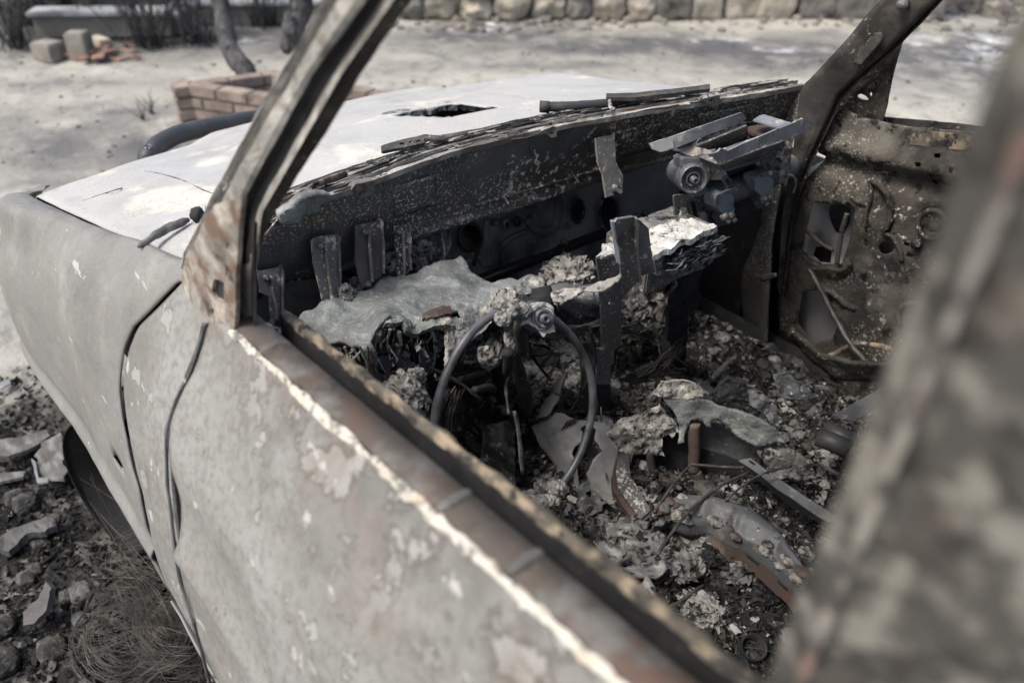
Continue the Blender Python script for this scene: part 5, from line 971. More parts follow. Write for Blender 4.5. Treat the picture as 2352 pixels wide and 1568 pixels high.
# --- dash beam left, centre console brackets, radio
S1 = S('x', .085)
lb = patch('console_bracket', Z6([(988, 402), (1010, 380), (1128, 358), (1180, 390), (1240, 445), (1255, 560), (1285, 765), (1190, 790), (1165, 830), (1120, 880), (1050, 950), (1040, 1080), (1035, 1300), (985, 1345), (985, 1440), (960, 1450), (960, 1590), (900, 1590), (860, 1590), (845, 1330), (900, 1330), (895, 1100), (885, 930), (870, 890), (960, 850), (1040, 790), (1030, 700), (1012, 560)]), SI([(*Z6([(1000, 390)])[0], 'x', -.012), (*Z6([(1240, 445)])[0], 'x', -.012), (*Z6([(1285, 765)])[0], 'x', -.022), (*Z6([(1040, 800)])[0], 'x', .0), (*Z6([(880, 900)])[0], 'x', .012), (*Z6([(900, 1330)])[0], 'x', .045), (*Z6([(900, 1590)])[0], 'x', .055), (*Z6([(1035, 1300)])[0], 'x', .045)]), M['bracket'], car, step=7, thick=.006, amp=.0015, ns=15, holes=[Z6(ell(x, y, 9, 12, 9)) for x, y in [(1090, 610), (1092, 762), (955, 995), (1125, 655), (1200, 690), (1185, 660)]])
loft('bracket_edge', [np.array([PT(*p, 'x', xx) for p, xx in zip(Z6([(1128, 358), (1140, 420), (1130, 560), (1150, 700), (1160, 830), (1050, 950)]), (-.014, -.014, -.013, -.012, -.006, .002))])+[dx, dy, 0] for dx, dy in ((0, 0), (-.010, .003), (-.012, .001), (-.001, -.006))], M['bracket'], lb, 30, .003)
loft('bracket_side', [np.array([PT(*p, 'x', -.008) for p in Z6([(990, 405), (1014, 560), (1034, 710)])])+[dx, 0, 0] for dx in (0, .012)], M['clamp'], lb, 14, .004)
patch('console_leg', [tuple(p) for p in Z6([(840, 1330), (1000, 1330), (1000, 1420), (960, 1560), (955, 1750), (900, 1850), (830, 1850), (820, 1600)])], SI([(*Z6([(840, 1330)])[0], 'x', .06), (*Z6([(1000, 1420)])[0], 'x', .06), (*Z6([(900, 1850)])[0], 'x', .06)]), M['black'], lb, step=9, thick=.03, amp=.002)
q = Z6([(540, 960), (620, 945), (720, 955), (800, 950), (880, 930), (900, 920)]); db = tube('dash_beam', spline([PT(*p, 'x', x) for p, x in zip(q, (.11, .10, .085, .07, .055, .045))], 30), .026, M['motor'], car, 18, .1, 20)
tube('beam_run', spline([PT(*q[0], 'x', .11), (.26, -.5, .80), (.33, -.25, .81), (.36, -.06, .82)], 30), .028, M['black'], db, 14)
patch('beam_lip', Z6([(540, 985), (650, 990), (720, 985), (780, 1000), (840, 985), (885, 955), (895, 1110), (800, 1090), (700, 1070), (600, 1020)]), S('x', .055), M['motor'], db, step=7, thick=.004, amp=.003)
patch('beam_ash', Z6([(520, 920), (600, 890), (720, 880), (800, 870), (900, 830), (1010, 790), (1040, 800), (960, 870), (900, 900), (760, 905), (650, 970), (600, 1000), (540, 1000)]), SI([(*Z6([(540, 950)])[0], 'x', .08), (*Z6([(900, 870)])[0], 'x', .01), (*Z6([(1030, 795)])[0], 'x', -.006), (*Z6([(760, 890)])[0], 'x', .045)]), M['ash'], db, step=6, thick=.003, amp=.003, ns=60, jag=2.5)
rt = S('z', .965); A = PT(*Z6([(1275, 625)])[0], 'z', .965); Bp = PT(*Z6([(1745, 432)])[0], 'z', .965); dA = Bp-A; dA /= np.linalg.norm(dA); nA = np.array([-dA[1], dA[0], 0]); nA = -nA if nA[0] > 0 else nA
rfs = PL(A, nA)
radio = patch('radio', Z6([(1272, 625), (1500, 530), (1745, 432), (1752, 500), (1772, 610), (1700, 690), (1640, 742), (1500, 790), (1390, 820), (1330, 800), (1300, 700)]), rfs, M['ashgrey'], lb if False else car, step=5, thick=.004, amp=.003, ns=40, jag=1, back=-nA*.12, o=5)
tp = patch('ash_top', Z6([(1000, 540), (1100, 500), (1250, 440), (1400, 392), (1440, 375), (1560, 380), (1700, 410), (1745, 432), (1600, 490), (1500, 535), (1390, 590), (1272, 632), (1250, 560)]), SI([(*Z6([(1272, 625)])[0], 'z', .972), (*Z6([(1745, 432)])[0], 'z', .975), (*Z6([(1400, 392)])[0], 'z', .972), (*Z6([(1500, 490)])[0], 'z', .978)]), M['radioash'], radio, step=4.5, thick=.012, amp=.006, ns=35, jag=1.5, o=5)
mk('radio_body', *box_vf((A+Bp)/2-nA*.07-np.array([0, 0, .052]), np.linalg.norm(Bp-A)*.98, .12, .09, np.stack([dA, nA, Z_]), .003), M['bracket'], radio, False)
rf2 = PL(A+nA*.008, nA)
for P, mt, th in ((Z6([(1390, 680), (1500, 620), (1700, 520), (1752, 500), (1756, 520), (1500, 650), (1395, 715)]), 'ashgrey', .01), (Z6([(1390, 720), (1560, 640), (1760, 560), (1772, 612), (1640, 700), (1500, 770), (1390, 760)]), 'ashgrey', .012), (Z6([(1290, 640), (1330, 630), (1335, 700), (1360, 780), (1300, 790), (1285, 700)]), 'bracket', .01), (Z6([(1380, 610), (1420, 590), (1440, 640), (1400, 680), (1370, 660)]), 'black', .002), (Z6([(1440, 590), (1680, 470), (1720, 460), (1730, 490), (1600, 560), (1450, 625)]), 'black', .002), (Z6([(1690, 445), (1740, 430), (1752, 520), (1735, 530), (1725, 465), (1700, 490)]), 'bracket', .012)):
    patch('radio_fascia', P, rf2, M[mt], radio, step=5, thick=th, amp=.003, ns=50, jag=1.2, o=4)
Bq = MB()
for i in range(130):
    x, y = random.uniform(1380, 1760), 0; y = 700-(x-1380)*.42+random.uniform(-60, 70); p = rf2(*[np.array([q]) for q in Z6([(x, y)])[0]])[0]+nA*random.uniform(0, .012); d = dA*random.uniform(.006, .03)+np.array([0, 0, random.gauss(0, .006)]); Bq.add(*tube_vf([p-d, p+rng.normal(0, .002, 3), p+d], [.001, .0022, .001], 4, True, .5, 90), random.randint(0, 2))
Bq.build('burnt_fins', [M['ash'], M['black'], M['ashgrey']], radio, False)
patch('perforated_case', Z6([(858, 652), (1040, 628), (1045, 800), (960, 815), (880, 822), (866, 740)]), S('x', .055), M['bracket'], radio, step=5, thick=.004, holes=[Z6(ell(910+28*(k % 5)+(14 if (k//5) % 2 else 0), 690+26*(k//5), 8, 9, 6)) for k in range(20)], amp=.001)
patch('case_ash', Z6([(850, 650), (905, 600), (900, 560), (960, 545), (1010, 540), (1035, 640), (940, 645)]), SI([(*Z6([(858, 650)])[0], 'x', .052), (*Z6([(1035, 640)])[0], 'x', .052), (*Z6([(960, 545)])[0], 'x', .11)]), M['radioash'], radio, step=5, thick=.006, amp=.004, ns=50, jag=2)
mk('case_back', *patch_vf(Z6([(868, 650), (1040, 635), (1040, 800), (885, 815)]), S('x', .075), 10, .003), M['black'], radio, False)
rb = patch('console_bracket', Z6([(1425, 210), (1440, 200), (1560, 190), (1610, 205), (1672, 275), (1682, 340), (1690, 412), (1600, 400), (1550, 420), (1440, 400), (1432, 300)]), S('x', .088), M['bracket'], car, step=5, thick=.004, holes=[Z6([(1535, 245), (1590, 250), (1612, 382), (1565, 385)]), Z6(ell(1628, 272, 12, 14, 10)), Z6(ell(1472, 300, 11, 14, 10))], amp=.001)
patch('slot_edge', Z6([(1535, 245), (1548, 246), (1575, 384), (1556, 384)]), S('x', .084), M['motor'], rb, step=5, thick=.02)
patch('bracket_ash', Z6([(1440, 395), (1480, 340), (1490, 290), (1520, 295), (1545, 380), (1570, 395), (1620, 385), (1610, 330), (1650, 320), (1672, 350), (1692, 412), (1600, 430), (1400, 430), (1380, 400)]), S('x', .082), M['radioash'], rb, step=4.5, thick=.004, amp=.003, ns=50, jag=2.5)
rl = patch('console_leg', Z6([(1460, 790), (1640, 745), (1612, 830), (1612, 920), (1636, 935), (1600, 1030), (1535, 1080), (1520, 1290), (1450, 1300), (1375, 1270), (1392, 1085), (1380, 1070), (1400, 1020), (1410, 960), (1480, 885)]), SI([(*Z6([(1480, 800)])[0], 'x', .06), (*Z6([(1620, 800)])[0], 'x', .06), (*Z6([(1400, 1270)])[0], 'x', .11)]), M['black'], car, step=7, thick=.012, amp=.0015, holes=[Z6(ell(1500, 992, 10, 14, 9)), Z6(ell(1397, 1078, 7, 8, 8))])
patch('leg_back', Z6([(1380, 960), (1540, 960), (1540, 1100), (1390, 1110)]), S('x', .2), M['ashgrey'], rl, step=10, thick=.003)
patch('leg_foot', Z6([(1400, 1270), (1520, 1280), (1500, 1560), (1410, 1560)]), S('x', .12), M['black'], rl, step=9, thick=.03)
# --- steering wheel: hoop, hub, column
wc_ = np.array([-.076, -.411, .821]); ta = R(18.2); uu_ = np.array([math.sin(ta), 0, math.cos(ta)]); vv_ = np.array([0, 1, 0]); th = np.linspace(0, 2*math.pi, 97)
wc_ = wc_+np.array([0, .006, 0]); hoop = wc_+(.178*np.cos(th)+.004*np.cos(3*th))[:, None]*uu_+(.169*np.sin(th)-.004*np.sin(2*th))[:, None]*vv_; rr_ = .0071*(1+.04*np.sin(th*7))
V, F = tube_vf(hoop, rr_, 14, False, .05, 40); sw_ = mk('steering_wheel', V, F, M['ring'], car); sw_['label'] = 'bare steering wheel hoop leaning on its column'
pj = proj(hoop)
for cond in (lambda x, y: 1150 < x < 1290 and y > 1040, lambda x, y: 1140 < x < 1215 and y < 770):
    Bq = MB()
    for i in range(96):
        if cond(*pj[i]): 
            for k in range(3): Bq.add(*lump_vf(hoop[i]+rng.normal(0, .005, 3), np.array([.012, .010, .010])*random.uniform(.4, 1.1), 3, .5, 2.4, True, i+k*100), random.choice([0, 0, 1]))
    if Bq.n: Bq.build('ash_crust', [M['ash'], M['ashgrey']], sw_, False)
hc = PT(*ZW([(1350, 165)])[0], 'x', -.045); nh = np.array([-.86, .25, .42]); nh /= np.linalg.norm(nh)
hub = turned([(.026, -.05), (.026, -.012), (.022, -.004), (.020, .0), (.019, -.006), (.017, -.006), (.016, .004), (.012, .005), (.011, .002), (.0085, .002), (.008, .012), (.004, .013), (.0035, .006), (0, .006)], hc, nh, M['motor'], 'hub', sw_)
patch('hub_plate', ZW([(1255, 60), (1300, 50), (1345, 42), (1395, 60), (1420, 80), (1425, 140), (1430, 260), (1400, 275), (1370, 270), (1350, 305), (1335, 290), (1310, 250), (1260, 220), (1240, 200), (1190, 210), (1195, 190), (1245, 170)]), PL(hc-nh*.002, nh), M['radioash'], sw_, step=4, thick=.006, holes=[ZW(ell(1350, 165, 66, 66, 16))], amp=.003, ns=60, jag=2.5)
tube('column', spline([hc-nh*.02, hc-nh*.10, hc-nh*.24-np.array([0, 0, .02]), hc-nh*.45-np.array([0, 0, .08])], 20), [.026]*6+[.03]*14, M['black'], sw_, 14, .2, 30)
tube('column_sleeve', spline([PT(*p, 'x', x) for p, x in zip(ZW([(1225, 110), (1190, 150), (1185, 250), (1195, 400)]), (-.0, .0, .01, .03))], 20), .013, M['pillardark'], sw_, 10, .2)
def blob_at(P, ax, val, r, mt, name, par, sub=4, amp=.5, seed=1, rid=True, label=None, cat=None):
    c = PT(*P, ax, val); V, F = lump_vf(c, r, sub, amp, 2.4, rid, seed); o = mk(name, V, F, M[mt], par, False)
    return tag(o, label, cat) if label else o
blob_at(ZW([(1090, 90)])[0], 'x', .05, (.022, .022, .028), 'ash', 'column_ash', sw_, seed=3); blob_at(ZW([(1150, 110)])[0], 'x', .02, (.012, .012, .018), 'ash', 'column_ash', sw_, seed=9)
blob_at(ZW([(1120, 280)])[0], 'x', .05, (.010, .012, .036), 'ash', 'column_ash', sw_, seed=6)
blob_at(ZW([(940, 420)])[0], 'x', .12, (.022, .022, .024), 'ash', 'column_ash', sw_, seed=14)
# stalk, pedals and dark struts under the dash
Bq = MB()
for a, b, r, x in (((330, 290), (420, 590), .010, .18), ((500, 290), (590, 540), .009, .22), ((1000, 420), (1060, 760), .016, .12), ((1130, 420), (1220, 830), .014, .06), ((1090, 400), (1080, 560), .010, .02), ((640, 700), (650, 1240), .010, .1), ((720, 620), (990, 700), .008, .12), ((740, 610), (920, 560), .006, .08), ((840, 690), (985, 680), .007, .05), ((40, 330), (30, 800), .012, .2), ((120, 420), (130, 760), .006, .2)):
    p, q = PT(*ZW([a])[0], 'x', x), PT(*ZW([b])[0], 'x', x+.02); Bq.add(*tube_vf(spline([p, (p+q)/2+rng.normal(0, .004, 3), q], 10), r, 8, True, .3, 30))
Bq.build('under_dash_struts', M['black'], car)
tube('clutch_rod', spline([PT(*p, 'x', .0) for p in ZW([(1135, 850), (1160, 960), (1180, 1150), (1195, 1310)])], 12), .004, M['pillar'], car, 6, .3)
pb = patch('pedal_plate', ZW([(920, 950), (1130, 900), (1145, 1150), (1130, 1440), (1060, 1440), (900, 1300)]), SI([(*ZW([(920, 950)])[0], 'x', .12), (*ZW([(1130, 900)])[0], 'x', .12), (*ZW([(1100, 1440)])[0], 'x', .02)]), M['floor'], car, step=9, thick=.01, amp=.008, ns=18, jag=2)
# --- melted glass blanket over the beam and column
blk = Z5([(220, 950), (300, 900), (400, 880), (450, 830), (540, 800), (600, 730), (640, 700), (760, 660), (840, 640), (900, 610), (1000, 560), (1070, 480), (1130, 500), (1200, 500), (1300, 490), (1400, 440), (1480, 400), (1540, 378), (1620, 380), (1665, 410), (1700, 460), (1780, 490), (1850, 520), (1920, 500), (2000, 490), (2040, 515), (2080, 500), (2140, 495), (2220, 530), (2262, 600), (2180, 615), (2060, 570), (2040, 620), (1940, 680), (1900, 720), (1800, 800), (1760, 900), (1690, 920), (1640, 860), (1600, 750), (1565, 760), (1540, 790), (1420, 830), (1340, 830), (1290, 870), (1275, 915), (1220, 915), (1190, 850), (1100, 820), (1060, 860), (1010, 900), (960, 980), (1010, 1090), (1012, 1180), (980, 1245), (940, 1240), (910, 1140), (870, 1020), (820, 1030), (740, 1005), (620, 1010), (500, 1040), (450, 1080), (480, 1190), (420, 1170), (300, 1090)])
bs = SI([(*Z5([p])[0], ax, v) for p, ax, v in [((220, 950), 'z', .90), ((640, 700), 'z', .905), ((1070, 480), 'z', .905), ((1560, 378), 'z', .915), ((2000, 490), 'z', .895), ((2262, 600), 'z', .86), ((2060, 620), 'z', .885), ((1760, 900), 'x', .11), ((1275, 915), 'x', .13), ((1420, 830), 'x', .13), ((1060, 860), 'x', .145), ((1000, 1180), 'x', .14), ((870, 1020), 'x', .16), ((500, 1040), 'z', .875), ((480, 1190), 'z', .86), ((1400, 640), 'z', .905), ((900, 800), 'z', .90)]])
def bsurf(u, v): P = bs(u, v); P[:, 2] += fbm(P*7+3, 3)*.012+np.maximum(ridge(P*7+1+fbm(P*9, 2)[:, None]*.4, 2)-.25, 0)*.022; return P
mg = patch('melted_glass', blk, bsurf, M['melt'], None, True, step=7, thick=.010, amp=.003, ns=30, jag=1.5, o=4, back=(.004, -.003, -.011)); tag(mg, 'large grey melted windscreen sheet sagging over the dash beam and column', 'glass')
def crust(P, off=(-.004, .003, .005), mt='meltcrust', lab=None, name='melted_crust', th=.012, amp=.007):
    return tag(patch(name, Z5(P), lambda u, v: bs(u, v)+np.array(off), M[mt], mg, False, step=5, thick=th, amp=amp, ns=35, jag=3, o=5))
crust([(1060, 860), (1100, 800), (1200, 780), (1340, 800), (1420, 830), (1540, 790), (1600, 800), (1640, 900), (1560, 860), (1420, 880), (1300, 930), (1230, 915), (1190, 850)])
crust([(1640, 760), (1800, 680), (1900, 620), (2040, 560), (2130, 495), (2250, 560), (2270, 640), (2100, 640), (1960, 720), (1880, 800), (1800, 900), (1720, 960), (1640, 900)])
crust([(1520, 800), (1640, 800), (1650, 930), (1600, 1060), (1560, 1160), (1520, 1180), (1530, 1000)], (-.004, .003, .0), 'ash')
crust([(1340, 800), (1480, 735), (1545, 745), (1565, 785), (1420, 830), (1340, 830)], (-.008, .004, .012), 'rust', th=.006, amp=.003)
crust([(1760, 1020), (1860, 1010), (1865, 1080), (1800, 1130), (1770, 1100)], (-.0, .0, .0), 'ash')

# --- roof panel with header and side rails (above the picture)
xa = np.linspace(0, 1, 16); fr_ = LTOP+(RTOP-LTOP)*xa[:, None]+np.stack([.06*np.sin(np.pi*xa), 0*xa, .03*np.sin(np.pi*xa)+.02], -1)
roof_rows = [fr_+np.array([-.0-k*.28, 0, .035*math.sin(min(1, k/3)*1.4)]) for k in range(7)]
loft('roof', roof_rows, M['fender'], car, 16, .006, .004, 4, True)
tube('roof_header', fr_+[-.02, 0, -.015], .022, M['pillardark'], car, 10, .1)
for T_ in (LTOP, RTOP): tube('roof_rail', spline([T_, T_+[-.5, 0, .03], T_+[-1.7, 0, .03]], 12), .026, M['pillardark'], car, 10, .1)

# --- charred strands and crusts hanging from the melted sheet and the dash beam
Hs = MB()
for i in range(150):
    X = random.uniform(450, 2250); Yt = np.interp(X, [450, 620, 820, 1010, 1060, 1275, 1420, 1600, 1760, 1950, 2250], [1060, 1010, 1030, 900, 870, 915, 835, 800, 900, 720, 640])
    u, v = Z5([(X, Yt-random.uniform(2, 30))])[0]; p = bs(np.array([u]), np.array([v]))[0]+np.array([0, 0, -.006]); l = random.choice([.015, .03, .05, .09])*random.uniform(.6, 1.2)
    q = [p, p+np.array([random.gauss(0, .004), random.gauss(0, .006), -l*.5]), p+np.array([random.gauss(0, .008), random.gauss(0, .012), -l])]
    Hs.add(*tube_vf(spline(q, 8), np.linspace(random.uniform(.0015, .004), .0008, 8), 5, True, .9, 120), random.choice([0, 0, 1, 2]))
    for k in range(random.choice([0, 1, 2, 3])):
        c = q[2]+rng.normal(0, .006, 3); a = rng.normal(0, 1, (3, 3)); a /= np.linalg.norm(a, axis=1)[:, None]; g = np.array([[x, y, random.gauss(0, .3)] for x in (-1, 0, 1) for y in (-1, 0, 1)])*random.uniform(.002, .007)
        Hs.add(g@a+c, [[0, 3, 4, 1], [1, 4, 5, 2], [3, 6, 7, 4], [4, 7, 8, 5]], random.choice([0, 1, 2]))
Hs.build('hanging_char', [M['black'], M['meltcrust'], M['ash']], mg, False)
Hs = MB()
for i in range(60):
    p = np.array([random.uniform(.02, .32), random.uniform(-.75, -.12), random.uniform(.52, .86)]); e = p+np.array([random.gauss(0, .05), random.gauss(0, .07), random.gauss(-.05, .06)])
    tube('charred_strand', spline([p, (p+e)/2+rng.normal(0, .015, 3), e], 10), random.uniform(.001, .005), M[random.choice(['black', 'black', 'wire'])], car, 5, .7, 60)
pass

# ================================================================== CABIN FLOOR, DEBRIS, LOOSE REMAINS
mk('floor_pan', *box_vf((-.25, -.72, .33), 1.5, 1.36, .02), M['black'], car)
mk('inner_sill', *box_vf((-.3, -.085, .6), 1.4, .01, .56), M['black'], car); mk('inner_sill', *box_vf((-.3, -1.415, .40), 1.3, .01, .2), M['black'], car)
mk('rear_bulkhead', *box_vf((-1.05, -.72, .75), .02, 1.36, .8), M['black'], car)
fx = np.arange(-1.0, .475, .0062); fy = np.arange(-1.40, -.09, .0062); FX, FY = np.meshgrid(fx, fy, indexing='ij'); q = np.stack([FX.ravel(), FY.ravel(), 0*FX.ravel()], -1)
def floor_base(x, y):
    z = .455+0*x
    z = z+.075*np.exp(-((y+.76)/.13)**2)*np.clip((x+.45)/.2, 0, 1)
    z = z-.09*np.clip((y+.66)/.08, 0, 1)*np.clip((x-.02)/.12, 0, 1)
    z = z+.10*np.clip((x-.30)/.15, 0, 1)**2
    z = z-.05*np.exp(-(((x+.10)/.13)**2+((y+.83)/.10)**2))
    z = z+.035*np.exp(-(((x+.30)/.16)**2+((y+.52)/.16)**2))
    return z
z = floor_base(q[:, 0], q[:, 1]); z += fbm(q*6, 3)*.022+np.maximum(ridge(q*17, 5), -.2)*.017+np.maximum(ridge(q*44+3, 3), 0)*.008
nxx, nyy = FX.shape; FV_ = np.stack([q[:, 0], q[:, 1], z], -1)
tag(mk('debris_bed', FV_, [[i*nyy+j, (i+1)*nyy+j, (i+1)*nyy+j+1, i*nyy+j+1] for i in range(nxx-1) for j in range(nyy-1)], M['floor'], None, False, loc=(-.2, -.7, .4)), 'bed of grey ash and burnt rubble covering the cabin floor', 'debris', kind='stuff')
zg = z.reshape(nxx, nyy)
def fz(x, y): return zg[int(np.clip((x+1.0)/.0062, 0, nxx-1)), int(np.clip((y+1.40)/.0062, 0, nyy-1))]
def fpt(P, dz=0):
    """point of the debris bed seen at a picture position"""
    d = ray(*P); t = .4
    while t < 3.5:
        p = CP+d*t
        if -1 < p[0] < .47 and -1.4 < p[1] < -.09 and p[2] < fz(p[0], p[1])+dz: return p
        t += .004
    return PT(P[0], P[1], 'z', .46)
def fs(rg):
    x = rg.uniform(-.95, .46); y = rg.uniform(-1.38, -.11); s = abs(rg.normal(0, 1))*.8+.25
    return np.array([x, y, fz(x, y)+rg.uniform(-.002, .008)]), s
tag(flakes(23000, fs, .0048, 'flake', 21, .6).build('ash_flakes', M['flake'], smooth=False, loc=(-.2, -.7, .45)), 'loose flakes of ash and scale lying on the cabin rubble', 'ash', kind='stuff')
Bq = MB(); rg = np.random.default_rng(88)
for i in range(230):
    c, s_ = fs(rg); sz = rg.uniform(.012, .034); a_, b_ = np.meshgrid(np.linspace(-1, 1, 8), np.linspace(-1, 1, 7)); Q = np.stack([a_.ravel(), b_.ravel()*rg.uniform(.35, 1), 0*a_.ravel()], -1); Q = Q*(1+.35*fbm(Q*1.3+i*3.1, 3))[:, None]
    Q[:, 2] = .55*fbm(Q*1.1+i*5.7, 4)+rg.normal(0, .3)*Q[:, 0]**2; A = np.array(Matrix.Rotation(rg.uniform(0, 6.3), 3, 'Z') @ Matrix.Rotation(rg.normal(0, .45), 3, 'X')); k8 = 8
    F8 = [[k8*y+x, k8*y+x+1, k8*y+x+k8+1, k8*y+x+k8] for y in range(6) for x in range(7) if rg.uniform() > .12]; Vq, Fq = solid(Q*sz@A+c, F8, np.array([0, 0, -.0015])); Bq.add(Vq, Fq, int(rg.choice(4, p=[.3, .36, .12, .22])))
tag(Bq.build('charred_sheets', [M['ashgrey'], M['black'], M['ash'], M['seatpan']], None, False, loc=(-.2, -.7, .45)), 'torn crumpled sheets of char mixed through the cabin rubble', 'char', kind='stuff')
Bq = MB(); rg = np.random.default_rng(8)
for i in range(420):
    c, s_ = fs(rg); r = .005+.009*abs(rg.normal()); Bq.add(*lump_vf(c, (r, r*rg.uniform(.6, 1), r*.7), 3, .45, 2.2, True, i), int(rg.choice(4, p=[.36, .3, .22, .12])))
tag(Bq.build('clinker', [M['ashgrey'], M['black'], M['ash'], M['floor']], None, False, loc=(-.2, -.7, .45)), 'lumps of clinker scattered through the cabin rubble', 'clinker', kind='stuff')
Bq = MB()
for i in range(520):
    c, s_ = fs(rg); a = rg.uniform(0, 6.28); l = rg.uniform(.015, .075); d = np.array([math.cos(a), math.sin(a), rg.normal(0, .3)])*l
    Bq.add(*tube_vf(spline([c-d*.5, c+rg.normal(0, .006, 3)+[0, 0, .006], c+d*.5+[0, 0, abs(rg.normal(0, .008))]], 8), rg.uniform(.0005, .0013), 4, False), int(rg.choice(2, p=[.85, .15])))
tag(Bq.build('wire_scraps', [M['wire'], M['bluewire']], loc=(-.2, -.7, .45)), 'short scraps of burnt wire littered over the cabin rubble', 'wire', kind='stuff')
# --- torn transmission tunnel cover with a burnt through hole
tsf = SI([(*ZW([(1260, 960)])[0], 'x', .12), (*ZW([(1560, 860)])[0], 'z', .60), (*ZW([(1900, 1050)])[0], 'z', .57), (*ZW([(1880, 1500)])[0], 'z', .50), (*ZW([(1480, 1500)])[0], 'z', .44), (*ZW([(1440, 1200)])[0], 'z', .52), (*ZW([(1640, 1250)])[0], 'z', .555), (*ZW([(1760, 980)])[0], 'z', .595)])
th_ = ZW([(1690, 950), (1730, 990), (1720, 1060), (1780, 1130), (1740, 1170), (1712, 1200), (1690, 1260), (1660, 1310), (1690, 1400), (1695, 1500), (1690, 1590), (1640, 1600), (1625, 1500), (1600, 1350), (1590, 1230), (1560, 1160), (1580, 1110), (1625, 1080), (1640, 1010), (1620, 980), (1650, 955)])
tun = patch('tunnel_cover', ZW([(1255, 965), (1350, 900), (1440, 850), (1500, 865), (1580, 910), (1700, 925), (1790, 935), (1860, 990), (1905, 1050), (1890, 1180), (1870, 1300), (1880, 1400), (1930, 1520), (1900, 1650), (1780, 1620), (1730, 1700), (1680, 1640), (1560, 1560), (1480, 1500), (1450, 1380), (1440, 1250), (1320, 1100)]), tsf, M['tunnel'], car, step=6, thick=.003, holes=[th_], amp=.005, ns=11, smooth=True, jag=2, o=4)
tun['label'] = 'torn grey tunnel cover with a long burnt hole'
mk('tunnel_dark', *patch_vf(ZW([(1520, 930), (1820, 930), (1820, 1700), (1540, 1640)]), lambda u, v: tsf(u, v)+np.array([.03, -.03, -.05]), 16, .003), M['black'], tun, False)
patch('tunnel_flap', ZW([(1460, 990), (1500, 930), (1580, 900), (1560, 930), (1500, 960), (1470, 985)]), lambda u, v: tsf(u, v)+np.array([-.01, .004, .012]), M['black'], tun, step=5, thick=.003, amp=.003)
patch('bare_swipe', ZW([(1380, 760), (1450, 640), (1520, 570), (1480, 680), (1450, 780), (1380, 900), (1290, 930), (1330, 820)]), lambda u, v: tsf(u, v)+np.array([-.004, .002, .012]), M['tunnel'], tun, step=6, thick=.004, amp=.006, jag=2, smooth=True)
# --- curved channel strip beside the tunnel
f_ = SI([(*ZF([(420, 700)])[0], 'z', .56), (*ZF([(380, 900)])[0], 'z', .545), (*ZF([(560, 1200)])[0], 'z', .52), (*ZF([(690, 1130)])[0], 'z', .535), (*ZF([(520, 800)])[0], 'z', .54)])
patch('floor_channel', ZF([(425, 690), (510, 640), (540, 700), (510, 800), (530, 880), (600, 980), (690, 1130), (650, 1160), (570, 1220), (470, 1080), (390, 950), (380, 850), (400, 760)]), f_, M['rust'], car, step=6, thick=.012, amp=.003, jag=1)
patch('channel_face', ZF([(425, 720), (500, 680), (505, 800), (520, 880), (585, 970), (660, 1110), (590, 1170), (490, 1040), (420, 930), (410, 820)]), lambda u, v: f_(u, v)+np.array([-.003, .002, .006]), M['firewall'], car, step=6, thick=.003, amp=.002, jag=1)
# --- flat black sheet standing in for the shaded recess under the centre console, its roof of melted glass, two posts
rf_ = SI([(*ZF([(720, 600)])[0], 'z', .545), (*ZF([(1480, 720)])[0], 'z', .54), (*ZF([(1050, 440)])[0], 'z', .60), (*ZF([(1000, 760)])[0], 'z', .50), (*ZF([(1400, 860)])[0], 'z', .49)])
cav = patch('console_side', ZF([(900, 500), (1060, 440), (1180, 470), (1300, 560), (1400, 620), (1485, 700), (1470, 770), (1300, 740), (1000, 650)]), rf_, M['seatpan'], car, step=8, thick=.004, smooth=True, amp=.002)
patch('console_shade_sheet', ZF([(720, 600), (900, 480), (1000, 640), (1300, 735), (1480, 775), (1420, 860), (1250, 880), (1000, 820), (850, 800), (760, 900), (560, 860), (520, 780), (600, 700)]), lambda u, v: rf_(u, v)+np.array([-.002, .003, .004]), M['black'], cav, step=9, thick=.003, amp=.003)
for P, r, x in (([(965, 420), (965, 600), (958, 770)], .0125, None), ([(970, 770), (1000, 830), (1030, 880)], .013, None), ([(640, 620), (655, 720), (660, 820), (690, 950)], .009, None)):
    L = [rf_(np.array([a]), np.array([b]))[0]+np.array([-.03, .03, .02]) for a, b in ZF(P)]; tube('console_post', spline(L, 14), r, M['rust'] if r > .01 else M['pillardark'], cav, 10, .15, 40)
def loosef(P, dz, mt, name, label, cat, th=.01, amp=.008, jag=3, step=6, base=None, smooth=False):
    base = base or (lambda u, v: rf_(u, v)+np.array([-.035, .035, .03+dz]))
    return tag(patch(name, ZF(P), base, M[mt], None, smooth, step=step, thick=th, amp=amp, ns=28, jag=jag, o=5), label, cat)
loosef([(720, 240), (900, 200), (1040, 270), (1170, 320), (1300, 350), (1420, 400), (1530, 470), (1600, 570), (1500, 580), (1410, 610), (1330, 560), (1280, 540), (1180, 440), (1090, 400), (1075, 460), (1040, 460), (1010, 400), (930, 420), (900, 480), (880, 570), (840, 580), (850, 480), (830, 380), (760, 300)], .0, 'melt', 'melted_glass', 'dark melted glass skin over the mid cabin floor with drips along its edge', 'glass', smooth=True, amp=.006)
loosef([(330, 500), (420, 430), (600, 360), (720, 300), (780, 380), (830, 420), (850, 480), (800, 520), (740, 470), (730, 600), (745, 650), (690, 660), (640, 620), (560, 650), (480, 680), (440, 620), (350, 580)], -.006, 'ash', 'ash_heap', 'pale crusted ash heap left of the drips on the cabin floor', 'ash', th=.02, amp=.014)
loosef([(720, 180), (850, 170), (960, 190), (1050, 260), (900, 300), (760, 290), (660, 260)], .012, 'ash', 'ash_heap', 'white ash heap capping the melted skin mid floor', 'ash', th=.01, amp=.01)
